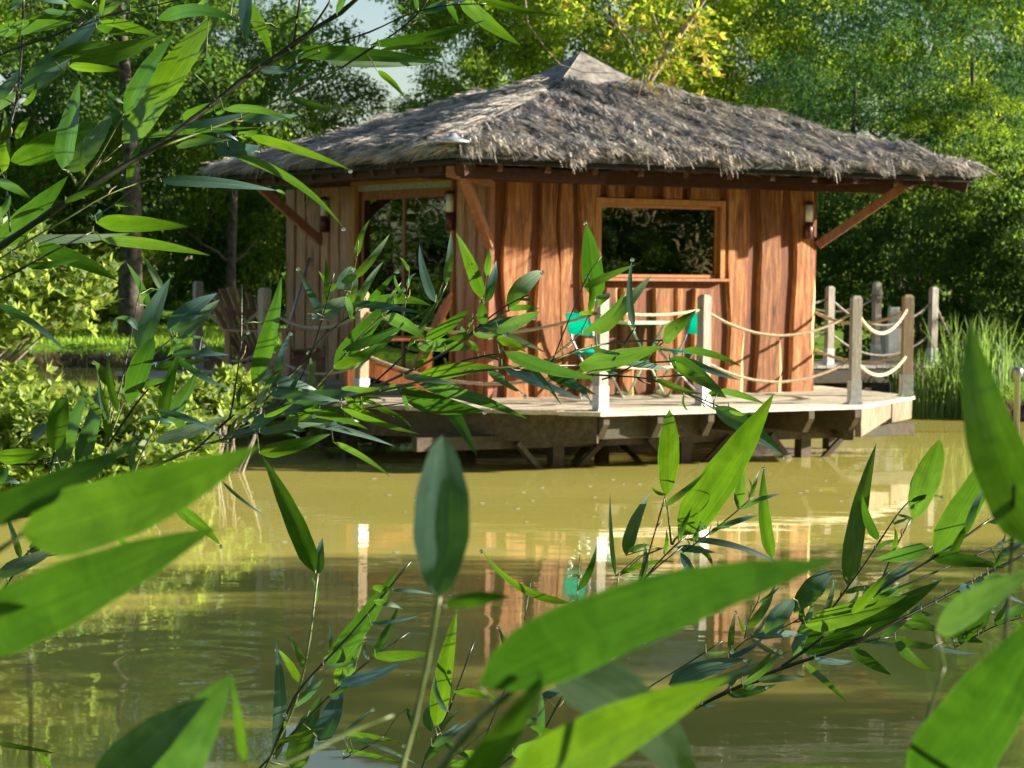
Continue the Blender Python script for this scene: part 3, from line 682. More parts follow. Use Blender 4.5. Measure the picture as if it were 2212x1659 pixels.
for (v0, v1) in ((624, 643), (645, 666), (668, 697), (699, 716), (718, 738), (740, 763)):
    wavy_board(hut, 'y', YY(v1), YY(v0), 0.0, 2.05, seed, [M['wall_grey'], M['wall_grey']], amp=0.012); seed += 1
for (v0, v1) in ((992, 1010), (1013, 1034), (1037, 1055)):
    wavy_board(hut, 'y', YY(v1), YY(v0), 0.0, 2.05, seed, [M['wall_grey'], M['wall_grey']], amp=0.008); seed += 1
# window
win = link('window', mesh_np('window_seat', [(WX0, 0.01, WZ0), (WX1, 0.01, WZ0), (WX1, 0.07, WZ0), (WX0, 0.07, WZ0)], [(0, 1, 2, 3)]), M['trim'], hut)
win.data.transform(Matrix.Translation((0, 0, 0.002)))
mb = MB()
fw = 0.055
for (x0, x1, z0, z1) in ((WX0 - fw, WX1 + fw, WZ1, WZ1 + fw), (WX0 - fw, WX0, WZ0, WZ1), (WX1, WX1 + fw, WZ0, WZ1)): wall_piece(mb, x0, x1, -0.045, 0.07, z0, z1)
mb.build('frame', M['trim'], win, bevel=0.004)
mb = MB()
for (x0, x1, z0, z1) in ((WX0 + .002, WX1 - .002, WZ1 - 0.035, WZ1 - .002), (WX0 + .002, WX0 + 0.035, WZ0 + .035, WZ1 - 0.036), (WX1 - 0.035, WX1 - .002, WZ0 + .035, WZ1 - 0.036), (WX0 + .002, WX1 - .002, WZ0 + 0.004, WZ0 + 0.034)): wall_piece(mb, x0, x1, 0.0, 0.05, z0, z1)
mb.build('sash', M['trim'], win, bevel=0.003)
mb = MB(); wall_piece(mb, WX0 + 0.034, WX1 - 0.034, 0.022, 0.028, WZ0 + 0.033, WZ1 - 0.034); mb.build('pane', M['glass'], win)
mb = MB(); wall_piece(mb, WX0 - 0.10, WX1 + 0.10, -0.10, 0.0, WZ0 - 0.03, WZ0 - 0.002); mb.build('sill', M['beam_light'], win, bevel=0.004)
mb = MB()
nf = 12
for i in range(nf + 1):
    x = WX1 - 0.06 - 0.13 * i / nf; y = 0.16 + 0.012 * (i % 2); mb.v += [(x, y, WZ0 - 0.3), (x, y, WZ1 - 0.25)]
for i in range(nf): mb.face([2 * i, 2 * i + 1, 2 * i + 3, 2 * i + 2])
mb.build('curtain', M['curtain'], win)
def statuette():
    mb = MB(); mb.lathe([(0.001, 0), (0.085, 0.0), (0.095, 0.03), (0.06, 0.09), (0.045, 0.12), (0.055, 0.15), (0.045, 0.19), (0.001, 0.215)], n=14); return mb
c = to_world(WX1 - 0.27, 0.13, WZ0 + 0.001)
s = statuette().build('statuette', M['steel'], None, True, loc=c); s.scale = (0.8, 0.8, 0.9); tag(s, 'small grey figurine inside the window at its lower right', 'figurine')
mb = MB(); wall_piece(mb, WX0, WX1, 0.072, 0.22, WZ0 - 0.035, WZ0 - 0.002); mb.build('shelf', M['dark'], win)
for k, v in enumerate((1301, 1370)):
    q = wall_hit(v, 598, 1); mb = MB(); mb.lathe([(0.001, 0), (0.026, 0), (0.03, 0.06), (0.026, 0.075), (0.001, 0.075)], n=12)
    o = mb.build('cup', M['white'], None, True, loc=to_world(q.x, 0.12, WZ0)); tag(o, ['white cup inside the window at its lower left corner', 'white cup inside the window, a hand right of the corner cup'][k], 'cup')
# sliding door
door = link('sliding_door', mesh_np('door_threshold', [(0.0, DY0, 0.03), (0.07, DY0, 0.03), (0.07, DY1, 0.03), (0.0, DY1, 0.03)], [(0, 1, 2, 3)]), M['trim'], hut)
mb = MB()
wall_piece(mb, -0.05, 0.07, DY0 - 0.05, DY1 + 0.11, DZ1, DZ1 + 0.06); wall_piece(mb, -0.05, 0.07, DY1, DY1 + 0.11, 0.0, DZ1 - .001); wall_piece(mb, -0.05, 0.07, DY0 - 0.05, DY0, 0, DZ1 - .001)
mb.build('frame', M['trim'], door, bevel=0.004)
mb = MB(); wall_piece(mb, -0.01, 0.06, DY0 + .001, DY1 - .001, DZ1 - 0.06, DZ1 - .001); mb.build('rail', M['zinc'], door)
YM = 1.87
mb = MB()
for (y0, y1, x0) in ((DY0 + 0.002, YM + 0.02, 0.0), (YM + 0.021, DY1 - 0.002, 0.03)):
    for (a, b, c0, c1) in ((y0, y0 + 0.05, 0.04, DZ1 - 0.062), (y1 - 0.05, y1, 0.04, DZ1 - 0.062), (y0 + .0505, y1 - .0505, DZ1 - 0.15, DZ1 - 0.062), (y0 + .0505, y1 - .0505, 0.04, 0.14)): wall_piece(mb, x0, x0 + 0.028, a, b, c0, c1)
mb.build('door_sash', M['beam_light'], door, bevel=0.003)
for (y0, y1, x0) in ((DY0 + 0.05, YM - 0.03, 0.012), (YM + 0.071, DY1 - 0.052, 0.042)):
    mb = MB(); wall_piece(mb, x0, x0 + 0.006, y0, y1, 0.14, DZ1 - 0.15); mb.build('pane', M['glass'], door)
# corner trims
mb = MB(); mb.box((-0.015, -0.015, 1.03), (0.055, 0.055, 2.06)); mb.build('corner_post', M['beam_light'], hut, bevel=0.004)

# roof structure
RX0, RX1, RY0, RY1 = -0.95, 4.92, -1.10, 4.62
EZ, CZ_, AZ = 2.17, 3.00, 3.47
AC = Vector(((RX0 + RX1) / 2, (RY0 + RY1) / 2, 0)); CS = 0.17
def roof_pt(face, u, t):
    """face 0..3, u along the eave 0..1, t 0 eave .. 1 cap ring"""
    cs = [Vector((RX0, RY0, 0)), Vector((RX1, RY0, 0)), Vector((RX1, RY1, 0)), Vector((RX0, RY1, 0))]
    a = cs[face]; b = cs[(face + 1) % 4]; e = a.lerp(b, u); p = e.lerp(AC, t * (1 - CS))
    z = EZ + (CZ_ - EZ) * (0.93 * t + 0.07 * t * t); return Vector((p.x, p.y, z))
mb = MB()
for f_ in range(4):
    q = [roof_pt(f_, 0, 0), roof_pt(f_, 1, 0), roof_pt(f_, 1, 1), roof_pt(f_, 0, 1)]
    b0 = len(mb.v); mb.v += [tuple(p - Vector((0, 0, 0.012))) for p in q]; mb.face([b0, b0 + 1, b0 + 2, b0 + 3])
roof = mb.build('roof', M['roofunder'], hut)
# thatch body (lumpy)
V_, F_ = [], []
R_ = np.random.default_rng(5)
def lump(x, y): return 0.03 * sin(x * 5.1 + 2 * sin(y * 1.3)) * sin(y * 4.3 + x) + 0.02 * sin(x * 11 + y * 3) + 0.015 * sin(y * 13 - x * 5)
for f_ in range(4):
    nu, nt_ = 44, 26; b0 = len(V_)
    for j in range(nt_ + 1):
        for i in range(nu + 1):
            t = j / nt_; p = roof_pt(f_, i / nu, t)
            step = 0.035 * (1 - ((t * 9) % 1.0))
            th = 0.085 + (step + lump(p.x, p.y)) * (1 if 0.02 < t else 0.3)
            V_.append((p.x, p.y, p.z + th * (0.55 if j == 0 else 1)))
    for j in range(nt_):
        for i in range(nu):
            a = b0 + j * (nu + 1) + i; F_.append((a, a + 1, a + nu + 2, a + nu + 1))
    b1 = len(V_)
    for i in range(nu + 1):
        p = roof_pt(f_, i / nu, 0); V_.append((p.x, p.y, p.z + 0.0))
    for i in range(nu): F_.append((b1 + i, b1 + i + 1, b0 + i + 1, b0 + i))
link('thatch_body', mesh_np('thatch_body', V_, F_, True), M['thatch_base'], roof)
def strands(nb, per, fringe=False):
    Rg = random.Random(3 if not fringe else 4); V2 = []; F2 = []
    wts = [6.1, 5.0, 1.5, 5.9]
    for i in range(nb):
        f_ = Rg.choices(range(4), wts)[0]
        if fringe: t = Rg.uniform(0.0, 0.05)
        else: t = min(max((1 - sqrt(Rg.random() * (1 - CS ** 2) + CS ** 2)) / (1 - CS), 0.0), 0.97)
        u = Rg.random(); p = roof_pt(f_, u, t)
        outw = [(0, -1), (1, 0), (0, 1), (-1, 0)][f_]; along = [(1, 0), (0, 1), (-1, 0), (0, -1)][f_]
        al = Vector((along[0], along[1], 0)); dn = Vector((outw[0], outw[1], -0.36)).normalized()
        bias = 0.10 * sin(u * 9 + t * 5 + f_) + Rg.gauss(0, 0.16) - (0.10 if f_ == 0 else 0.0)
        bd = (dn + al * bias).normalized(); hb = 0.115 + Rg.uniform(0, 0.045) + lump(p.x, p.y); wb = Rg.uniform(0.012, 0.034); Lb = Rg.uniform(0.13, 0.32) * (0.55 if fringe else 1); bl_ = Rg.uniform(-0.012, 0.03)
        for k in range(per):
            c_ = Rg.gauss(0, 1) * wb; d_ = (bd + al * Rg.gauss(0, 0.10)).normalized(); L = Lb * Rg.uniform(0.5, 1.1)
            p0 = p + al * c_ + bd * Rg.uniform(-0.06, 0.10) + Vector((0, 0, hb - abs(c_) * 0.7 + Rg.uniform(-0.012, 0.012)))
            lift = bl_ + Rg.gauss(0, 0.012) + (0.06 if Rg.random() < 0.03 else 0)
            p1 = p0 + d_ * L * 0.5 + Vector((0, 0, lift * 0.7)); p2 = p0 + d_ * L + Vector((0, 0, lift - (Rg.uniform(0.0, 0.05) + 0.10 * max(0.0, sin(u * 31 + 2 * sin(u * 73))) * Rg.random() if fringe else 0)))
            w = Rg.uniform(0.002, 0.0048); sd = d_.cross(Vector((0, 0, 1))).normalized(); ang = Rg.uniform(-0.9, 0.9); nn = sd.cross(d_); s2 = sd * cos(ang) + nn * sin(ang)
            b = len(V2)
            for q, kk in ((p0, 1), (p1, 0.9), (p2, 0.3)):
                V2.append(q - s2 * w * kk); V2.append(q + s2 * w * kk)
            F2 += [(b, b + 1, b + 3, b + 2), (b + 2, b + 3, b + 5, b + 4)]
    return [tuple(v) for v in V2], F2
v2, f2 = strands(6400, 17); o = link('thatch', mesh_np('thatch', v2, f2), M['thatch'], roof); o['kind'] = 'stuff'
v2, f2 = strands(1300, 10, True); o = link('thatch_fringe', mesh_np('thatch_fringe', v2, f2), M['thatch'], roof); o['kind'] = 'stuff'
# cap
mb = MB()
ex = 1.12
cc = [roof_pt(f_, 0, 1) for f_ in range(4)]
ring = [Vector((AC.x, AC.y, 0)) + (Vector((p.x, p.y, 0)) - Vector((AC.x, AC.y, 0))) * ex for p in cc]
b0 = 0; nseg = 5
for i in range(4):
    a = ring[i]; b = ring[(i + 1) % 4]
    base = len(mb.v)
    for j in range(nseg + 1):
        e = a.lerp(b, j / nseg); sag = -0.02 * sin(pi * j / nseg) + rng.uniform(-.012, .012)
        mb.v.append((e.x, e.y, CZ_ + 0.10 + sag)); m_ = e.lerp(AC, 0.5); mb.v.append((m_.x, m_.y, CZ_ + 0.10 + (AZ - CZ_ - 0.10) * 0.46 + rng.uniform(-.008, .008)))
    ap = len(mb.v); mb.v.append((AC.x, AC.y, AZ))
    for j in range(nseg):
        mb.face([base + 2 * j, base + 2 * j + 2, base + 2 * j + 3, base + 2 * j + 1]); mb.face([base + 2 * j + 1, base + 2 * j + 3, ap])
o = mb.build('roof_cap', M['tarpaper'], roof); sm = o.modifiers.new('solid', 'SOLIDIFY'); sm.thickness = 0.02
# fascia, rafters, beams
mb = MB()
inn = 0.06
for (a, b) in (((RX0 + inn, RY0 + inn), (RX1 - inn, RY0 + inn)), ((RX1 - inn, RY0 + inn), (RX1 - inn, RY1 - inn)), ((RX0 + inn, RY1 - inn), (RX0 + inn, RY0 + inn)), ((RX1 - inn, RY1 - inn), (RX0 + inn, RY1 - inn))):
    mb.bar((a[0], a[1], EZ - 0.022), (b[0], b[1], EZ - 0.022), 0.03, 0.05)
mb.build('fascia', M['roofunder'], roof)
def rafter(a, b, w=0.055, h=0.09, mat='beam', name='rafter'):
    mb = MB(); mb.bar(a, b, w, h); return mb.build(name, M[mat], roof)
def roof_h(d): return EZ + (CZ_ - EZ) * 0.93 * min(1.0, d / (2.95 * (1 - CS)))
for k in range(1, 12):
    x = RX0 + (RX1 - RX0) * k / 12; dm_ = min(1.6, x - RX0, RX1 - x)
    rafter((x, RY0 + 0.09, EZ - 0.06), (x, RY0 + dm_, roof_h(dm_) - 0.08))
for k in range(1, 12):
    y = RY0 + (RY1 - RY0) * k / 12; dm_ = min(1.6, y - RY0, RY1 - y)
    rafter((RX0 + 0.09, y, EZ - 0.06), (RX0 + dm_, y, roof_h(dm_) - 0.08)); rafter((RX1 - 0.09, y, EZ - 0.06), (RX1 - dm_, y, roof_h(dm_) - 0.08))
for (cx, cy) in ((RX0, RY0), (RX1, RY0), (RX0, RY1), (RX1, RY1)):
    d_ = (Vector((AC.x, AC.y, 0)) - Vector((cx, cy, 0)))
    p = Vector((cx, cy, EZ - 0.09)) + d_ * 0.03; q = Vector((cx, cy, EZ - 0.09)) + d_ * 0.5; q.z = EZ + 0.36
    rafter(p, q, 0.08, 0.13, name='hip_rafter')
mb = MB(); mb.bar((-0.75, -0.07, 2.085), (4.62, -0.07, 2.085), 0.07, 0.13); mb.build('wall_plate', M['beam'], hut, bevel=0.004)
mb = MB(); mb.bar((-0.07, 0.0, 2.14), (-0.07, WB + 0.1, 2.14), 0.07, 0.10); mb.build('wall_plate', M['beam'], hut, bevel=0.004)
mb = MB(); mb.bar((WA + 0.04, -0.8, 2.14), (WA + 0.04, WB, 2.14), 0.07, 0.10); mb.build('wall_plate', M['beam'], hut, bevel=0.004)
mb = MB(); mb.bar((-0.78, -0.55, 2.10), (-0.78, 4.5, 2.10), 0.07, 0.11); mb.build('eave_beam', M['beam'], hut, bevel=0.004)
mb = MB(); mb.bar((-0.75, -0.78, 2.06), (0.75, -0.78, 2.06), 0.07, 0.11); mb.build('eave_beam', M['beam'], hut, bevel=0.004)
def brace(a, b, w=0.075):
    mb = MB(); mb.bar(a, b, w, w * 1.2); mb.build('brace', M['beam_light'], hut, bevel=0.006)
brace((-0.03, -0.03, 1.43), (-0.72, -0.72, 2.12))
mb = MB(); mb.bar((-0.02, -0.02, 2.02), (-0.9, -0.9, 2.06), 0.08, 0.10); mb.build('corner_beam', M['beam_light'], hut, bevel=0.005)
brace((WA + 0.0, -0.02, 1.48), (WA + 0.66, -0.55, 2.08))
brace((-0.03, 3.80, 1.46), (-0.80, 3.80, 2.08))
mb = MB(); mb.lathe([(0.05, 0), (0.078, 0.005), (0.08, 0.016), (0.052, 0.022), (0.05, 0.0)], n=18)
q = wall_hit(650, 475, 0)

# wall lanterns (fixed lamps)
def lantern(label, loc, rz):
    r = empty('wall_lantern', loc, rz, label, 'lantern', 'wall lanterns on the hut')
    mb = MB(); mb.lathe([(0.001, 0.0), (0.042, 0.0), (0.042, 0.17), (0.001, 0.172)], (0, 0, -0.19), 14); mb.build('lamp_body', M['maroon'], r, True)
    mb = MB(); mb.lathe([(0.001, 0), (0.037, 0), (0.037, 0.17), (0.001, 0.17)], (0, 0, -0.019), 14); mb.build('lamp_glass', M['lampglass'], r, True)
    mb = MB(); mb.lathe([(0.001, 0.04), (0.03, 0.036), (0.058, 0.012), (0.058, 0.0), (0.001, 0.0)], (0, 0, 0.152), 14)
    mb.build('lamp_cap', M['maroon'], r, True)
    mb = MB(); mb.box((0, 0.055, -0.12), (0.06, 0.03, 0.13)); mb.bar((0, 0.05, -0.1), (0, 0.03, -0.1), 0.03, 0.03); mb.build('lamp_bracket', M['black'], r)
    return r
lantern('maroon lantern with frosted glass left of the sliding door', to_world(-0.10, 3.6, 1.76), TH - pi / 2)
lantern('maroon lantern with frosted glass between the door and the corner brace', to_world(-0.10, 0.66, 1.76), TH - pi / 2)
lantern('maroon lantern with frosted glass at the right end of the window wall', to_world(3.57, -0.10, 1.73), TH)
# disc lamp on the roof corner
dp = to_world(-0.93, -1.00, 2.30)
dl = empty('disc_lamp', dp, 0, 'pale saucer shaped metal lamp on the front corner of the roof', 'lamp')
mb = MB(); mb.lathe([(0.001, 0.0), (0.17, 0.0), (0.185, 0.012), (0.10, 0.035), (0.045, 0.06), (0.03, 0.085), (0.001, 0.09)], n=24); mb.build('lamp_shade', M['zinc'], dl, True)
mb = MB(); mb.lathe([(0.001, -0.05), (0.03, -0.05), (0.03, 0.0), (0.001, 0.0)], n=10); mb.box((0, 0, -0.06), (0.09, 0.09, 0.03)); mb.build('lamp_bracket', M['zinc'], dl)
# ================================================================== deck over the water
deck = empty('wooden_deck', HF, TH, 'sunlit plank deck on piles standing in the pond around the hut', 'deck')
DP = [(-0.04, -2.08), (2.80, -2.02), (4.28, -0.95), (4.46, 1.2), (4.3, 5.6), (-1.75, 5.6), (-1.75, 1.5), (-1.60, -0.42)]
def clip_poly(poly, a, b, c):
    out = []
    for i in range(len(poly)):
        p, q = poly[i], poly[(i + 1) % len(poly)]; dp = a * p[0] + b * p[1] - c; dq = a * q[0] + b * q[1] - c
        if dp <= 0: out.append(p)
        if dp * dq < 0: t = dp / (dp - dq); out.append((p[0] + (q[0] - p[0]) * t, p[1] + (q[1] - p[1]) * t))
    return out
y = -2.09; k = 0
while y < 5.55:
    w_ = 0.138; z_ = rng.uniform(-0.004, 0.002)
    pl = clip_poly(clip_poly(DP, 0, 1, y + w_), 0, -1, -y)
    if len(pl) > 2:
        if y + w_ > 0.1 and y < WB:  # hidden by the hut: keep the two ends that show
            for part in (clip_poly(pl, 1, 0, 0.2), clip_poly(pl, -1, 0, -(WA - 0.2))):
                if len(part) > 2:
                    mb = MB(); mb.poly_prism(part, -0.035 + z_, z_); mb.build('plank', M['deck'], deck)
        else:
            mb = MB(); mb.poly_prism(pl, -0.035 + z_, z_); mb.build('plank', M['deck'], deck)
    y += w_ + 0.008
def dbar(name, a, b, w, h, mat='joist', par=None):
    mb = MB(); mb.bar(a, b, w, h); return mb.build(name, M[mat], par or deck, bevel=0.004)
def joist_end(x, y0, y1, z=-0.04, h=0.2, w=0.06):
    """joist whose outer end is cut at a slant underneath"""
    mb = MB(); prof = [(y0, z), (y0, z - h * 0.35), (y0 + 0.10, z - h), (y1, z - h), (y1, z)]
    b = len(mb.v)
    for s in (-1, 1): mb.v += [(x + s * w / 2, p[0], p[1]) for p in prof]
    n = len(prof); mb.face([b + i for i in range(n)][::-1]); mb.face([b + n + i for i in range(n)])
    for i in range(n): j = (i + 1) % n; mb.face([b + i, b + j, b + n + j, b + n + i])
    return mb.build('joist', M['joist'], deck)
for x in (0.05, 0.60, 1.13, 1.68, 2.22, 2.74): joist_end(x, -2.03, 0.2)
# rim boards
def rim(p, q, z0, h, t=0.05, mat='joist', label=None):
    a = Vector((p[0], p[1], z0 - h / 2)); b = Vector((q[0], q[1], z0 - h / 2)); mb = MB(); mb.bar(a, b, t, h); o = mb.build('rim_board', M[mat], deck, bevel=0.004); return o
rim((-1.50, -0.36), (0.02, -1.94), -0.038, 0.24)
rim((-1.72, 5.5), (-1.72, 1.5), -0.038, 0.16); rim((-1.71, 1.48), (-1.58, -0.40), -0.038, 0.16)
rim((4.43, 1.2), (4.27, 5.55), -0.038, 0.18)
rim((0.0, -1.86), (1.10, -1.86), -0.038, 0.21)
def tapered_rim(p, q, z, h0, h1, t=0.06):
    p = Vector((p[0], p[1], 0)); q = Vector((q[0], q[1], 0)); d_ = (q - p).normalized(); n_ = Vector((d_.y, -d_.x, 0)) * t / 2; mb = MB()
    mb.hexa([tuple(v) for v in (p - n_ + Vector((0, 0, z - h0)), q - n_ + Vector((0, 0, z - h1)), q + n_ + Vector((0, 0, z - h1)), p + n_ + Vector((0, 0, z - h0)),
                                 p - n_ + Vector((0, 0, z)), q - n_ + Vector((0, 0, z)), q + n_ + Vector((0, 0, z)), p + n_ + Vector((0, 0, z)))])
    return mb.build('rim_board', M['rim'], deck, bevel=0.004)
tapered_rim((2.80, -1.96), (3.62, -1.36), -0.038, 0.26, 0.14); tapered_rim((3.66, -1.33), (4.22, -0.93), -0.038, 0.19, 0.19); tapered_rim((4.24, -0.92), (4.42, 1.2), -0.038, 0.12, 0.16)
# bearers, piles, struts
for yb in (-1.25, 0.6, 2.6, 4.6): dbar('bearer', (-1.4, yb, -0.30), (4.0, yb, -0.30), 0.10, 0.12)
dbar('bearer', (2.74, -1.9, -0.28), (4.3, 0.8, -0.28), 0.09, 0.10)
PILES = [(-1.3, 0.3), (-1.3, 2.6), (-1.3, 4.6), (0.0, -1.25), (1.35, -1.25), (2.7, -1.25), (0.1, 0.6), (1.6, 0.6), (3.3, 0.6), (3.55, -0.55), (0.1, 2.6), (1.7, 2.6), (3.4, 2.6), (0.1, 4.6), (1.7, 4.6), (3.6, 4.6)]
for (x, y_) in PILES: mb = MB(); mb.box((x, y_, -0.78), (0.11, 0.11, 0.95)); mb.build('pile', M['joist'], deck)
for (x, y_) in ((0.0, -1.25), (1.35, -1.25), (2.7, -1.25), (-1.3, 0.3), (1.6, 0.6)):
    dbar('strut', (x - 0.02, y_ - 0.03, -0.72), (x - 0.45, y_ - 0.1, -0.30), 0.05, 0.05); dbar('strut', (x + 0.02, y_ - 0.03, -0.72), (x + 0.45, y_ - 0.1, -0.30), 0.05, 0.05)
# inner platform skirt boards seen through the gap
rim((-1.5, 1.0), (3.9, 1.0), -0.04, 0.2)

# ---- rope posts
def post(label, p, rz, h=1.0, mat='post', w=0.092, group='rope posts on the deck'):
    r = empty('rope_post', p, rz, label, 'post', group)
    mb = MB(); s = w / 2
    mb.v += [(-s, -s, 0.008), (s, -s, 0.008), (s, s, 0.008), (-s, s, 0.008), (-s, -s, h - 0.025), (s, -s, h - 0.025), (s, s, h - 0.025), (-s, s, h - 0.025), (-s * .6, -s * .6, h), (s * .6, -s * .6, h), (s * .6, s * .6, h), (-s * .6, s * .6, h)]
    for q in ((3, 2, 1, 0), (0, 1, 5, 4), (1, 2, 6, 5), (2, 3, 7, 6), (3, 0, 4, 7), (4, 5, 9, 8), (5, 6, 10, 9), (6, 7, 11, 10), (7, 4, 8, 11), (8, 9, 10, 11)): mb.face(list(q))
    mb.build('shaft', M[mat], r, bevel=0.003)
    mb = MB(); t = s + 0.004
    for (cx, cy, sx, sy) in ((0, -t, 2 * t, 0.005), (0, t, 2 * t, 0.005), (t + 0.003, 0, 0.005, 2 * t - .006), (-t - 0.003, 0, 0.005, 2 * t - .006)): mb.box((cx, cy, 0.11), (sx, sy, 0.21))
    mb.box((0, 0, 0.005), (0.15, 0.15, 0.008)); mb.build('post_shoe', M['zinc'], r)
    for (dx, dy) in ((-.06, -.06), (.06, -.06)):
        mb = MB(); mb.lathe([(0.001, 0), (0.008, 0), (0.008, 0.01), (0.001, 0.01)], (dx, dy, 0.009), 6); mb.build('bolt', M['zinc'], r)
    return r
def dpt(x, y): q = on_z(x, y, DECKZ); return Vector((q.x, q.y, DECKZ + 0.001))
PA, PB, PC, PD = dpt(1297, 887), dpt(1518, 875), dpt(1845, 872), dpt(1957, 856)
P1, P2, P3 = dpt(781, 869), dpt(570, 846), dpt(427, 806)
post('grey front deck post overlapping the left turquoise chair', PA, TH + 0.05)
post('grey post at the front of the deck just right of the right turquoise chair', PB, TH + 0.12, mat='post')
post('grey post at the right front corner of the deck', PC, TH - 0.35, mat='post')
post('rightmost deck post, brown with a bright yellow lit edge', PD, TH - 0.42, mat='post_brown', w=0.10)
post('pale brown post in front of the sliding door behind the bamboo', P1, TH + 0.1, mat='post_brown')
post('grey post beside the left fan backed chair with a blue white metal foot', P2, TH + 0.2)
post('dark grey post farthest left, in front of the lawn', P3, TH, mat='post', h=1.02)
def zpt(p, h): return Vector((p.x, p.y, p.z + h))
def rope(label, a, b, sag, mat='rope', r=0.013, twist=True, group='ropes between the posts'):
    n = 46; L = (b - a).length; pts = []
    for i in range(n + 1):
        t = i / n; p = a.lerp(b, t); p.z -= sag * 4 * t * (1 - t); pts.append(p)
    mid = a.copy(); mb = MB(); mb.tube([p - mid for p in pts], r, 9, twist=(L / n) * 28 if twist else None)
    o = mb.build('rope', M[mat], None, True, loc=mid); return tag(o, label, 'rope', group)
TW, LW = 0.86, 0.40
wc = to_world(WA + 0.005, -0.01, 0)
rope('upper twisted rope sagging between the right turquoise chair post and the right corner post', zpt(PB, TW), zpt(PC, TW), 0.23)
rope('lower twisted rope sagging between the right turquoise chair post and the right corner post', zpt(PB, LW), zpt(PC, LW + .03), 0.21)
rope('upper twisted rope in front of the two turquoise chairs', zpt(PA, 0.87), zpt(PB, 0.87), 0.05)
rope('lower twisted rope in front of the two turquoise chairs', zpt(PA, LW), zpt(PB, LW), 0.05)
rope('upper rope in front of the red brown chair at the hut corner', zpt(P1, 0.82), zpt(PA, 0.86), 0.20)
rope('lower rope in front of the red brown chair at the hut corner', zpt(P1, 0.44), zpt(PA, LW), 0.22)
rope('upper rope between the left fan backed chair post and the door post', zpt(P2, 0.82), zpt(P1, 0.80), 0.17, 'rope_grey')
rope('lower rope between the left fan backed chair post and the door post', zpt(P2, 0.42), zpt(P1, 0.36), 0.17, 'rope_grey')
rope('upper rope behind the left fan backed chair', zpt(P3, 0.85), zpt(P2, 0.84), 0.28, 'rope_grey')
rope('lower rope behind the left fan backed chair', zpt(P3, 0.42), zpt(P2, 0.42), 0.20, 'rope_grey')
rope('upper pale smooth rope hanging deep between the two right end posts', zpt(PC, TW), zpt(PD, 0.88), 0.235, 'rope', 0.017, True)
rope('lower pale smooth rope hanging between the two right end posts', zpt(PC, LW), zpt(PD, 0.41), 0.17, 'rope', 0.017, True)
rope('upper orange lit rope from the hut corner to the rightmost deck post', wc + Vector((0, 0, 0.80)), zpt(PD, 0.86), 0.13, 'rope', 0.015)
rope('lower orange lit rope from the hut corner to the rightmost deck post', wc + Vector((0, 0, 0.42)), zpt(PD, 0.42), 0.10, 'rope', 0.015)

# ---- footbridge on the right
BP0, BP1 = Vector((2.6, 27.5, 0)), Vector((8.2, 29.7, 0))
bdir = (BP1 - BP0).normalized(); bn = Vector((-bdir.y, bdir.x, 0)); brz = math.atan2(bdir.y, bdir.x)
bridge = empty('footbridge', (BP0.x, BP0.y, DECKZ + 0.02), brz, 'pale blue grey footbridge in the shade right of the hut, running into the reeds', 'footbridge')
BL = (BP1 - BP0).length
nb = int(BL / 0.145)
me = None
for i in range(nb):
    mb = MB(); mb.box((0, 0, 0), (0.135, 1.3, 0.035))
    if me is None: o = mb.build('plank', M['post'], bridge); me = o.data
    else: o = link('plank', me, None, bridge)
    o.location = (0.07 + i * 0.145, 0.62, -0.018 + rng.uniform(-.003, .003))
for yy in (0.02, 1.2): mb = MB(); mb.bar((0, yy, -0.13), (BL, yy, -0.13), 0.06, 0.18); mb.build('bearer', M['joist'], bridge)
for i in range(4):
    for yy in (0.12, 1.1): mb = MB(); mb.box((0.5 + i * 1.6, yy, -0.65), (0.12, 0.12, 0.85)); mb.build('pile', M['joist'], bridge)
def bpt(s, o_=0.0): q = BP0 + bdir * s + bn * o_; return Vector((q.x, q.y, DECKZ + 0.022))
def bs(xv):  # distance along the bridge's near edge under picture column xv
    r = ray(xv, 700); k = r.x / r.y; return (k * BP0.y - BP0.x) / (bdir.x - k * bdir.y)
B1 = bpt(bs(1796), 0.05); B3 = bpt(bs(2020), 0.05)
def bfar(xv, o_=1.18):
    q0 = BP0 + bn * o_; r = ray(xv, 700); k = r.x / r.y; return bpt((k * q0.y - q0.x) / (bdir.x - k * bdir.y), o_)
B2 = bfar(1893)
post('pinkish grey post of the footbridge just right of the hut corner', B1, brz, mat='post', group='posts of the footbridge')
post('footbridge post with rags of cord tied round its top', B2, brz, mat='post', h=1.05, group='posts of the footbridge')
post('rightmost footbridge post, beside the reeds', B3, brz, mat='post', group='posts of the footbridge')
B0 = bpt(-0.1, 0.05); BN = bfar(1700)
gr = 'ropes of the footbridge'
rope('upper grey rope leaving the first footbridge post towards the hut', zpt(B0, 0.78), zpt(B1, 0.85), 0.12, 'rope_grey', 0.014, True, gr)
rope('lower grey rope leaving the first footbridge post towards the hut', zpt(B0, 0.35), zpt(B1, 0.42), 0.12, 'rope_grey', 0.014, True, gr)
rope('upper grey rope between the first and the rightmost footbridge posts', zpt(B1, 0.85), zpt(B3, 0.82), 0.33, 'rope_grey', 0.014, True, gr)
rope('lower grey rope between the first and the rightmost footbridge posts', zpt(B1, 0.42), zpt(B3, 0.42), 0.30, 'rope_grey', 0.014, True, gr)
rope('grey rope from the rag tied post towards the hut', zpt(BN, 0.85), zpt(B2, 0.85), 0.20, 'rope_grey', 0.014, True, gr)
rope('grey rope running down from the rightmost footbridge post into the reeds', zpt(B3, 0.84), bpt(bs(2085), 0.05) + Vector((0, 0, 0.1)), 0.05, 'rope_grey', 0.014, True, gr)
mb = MB()
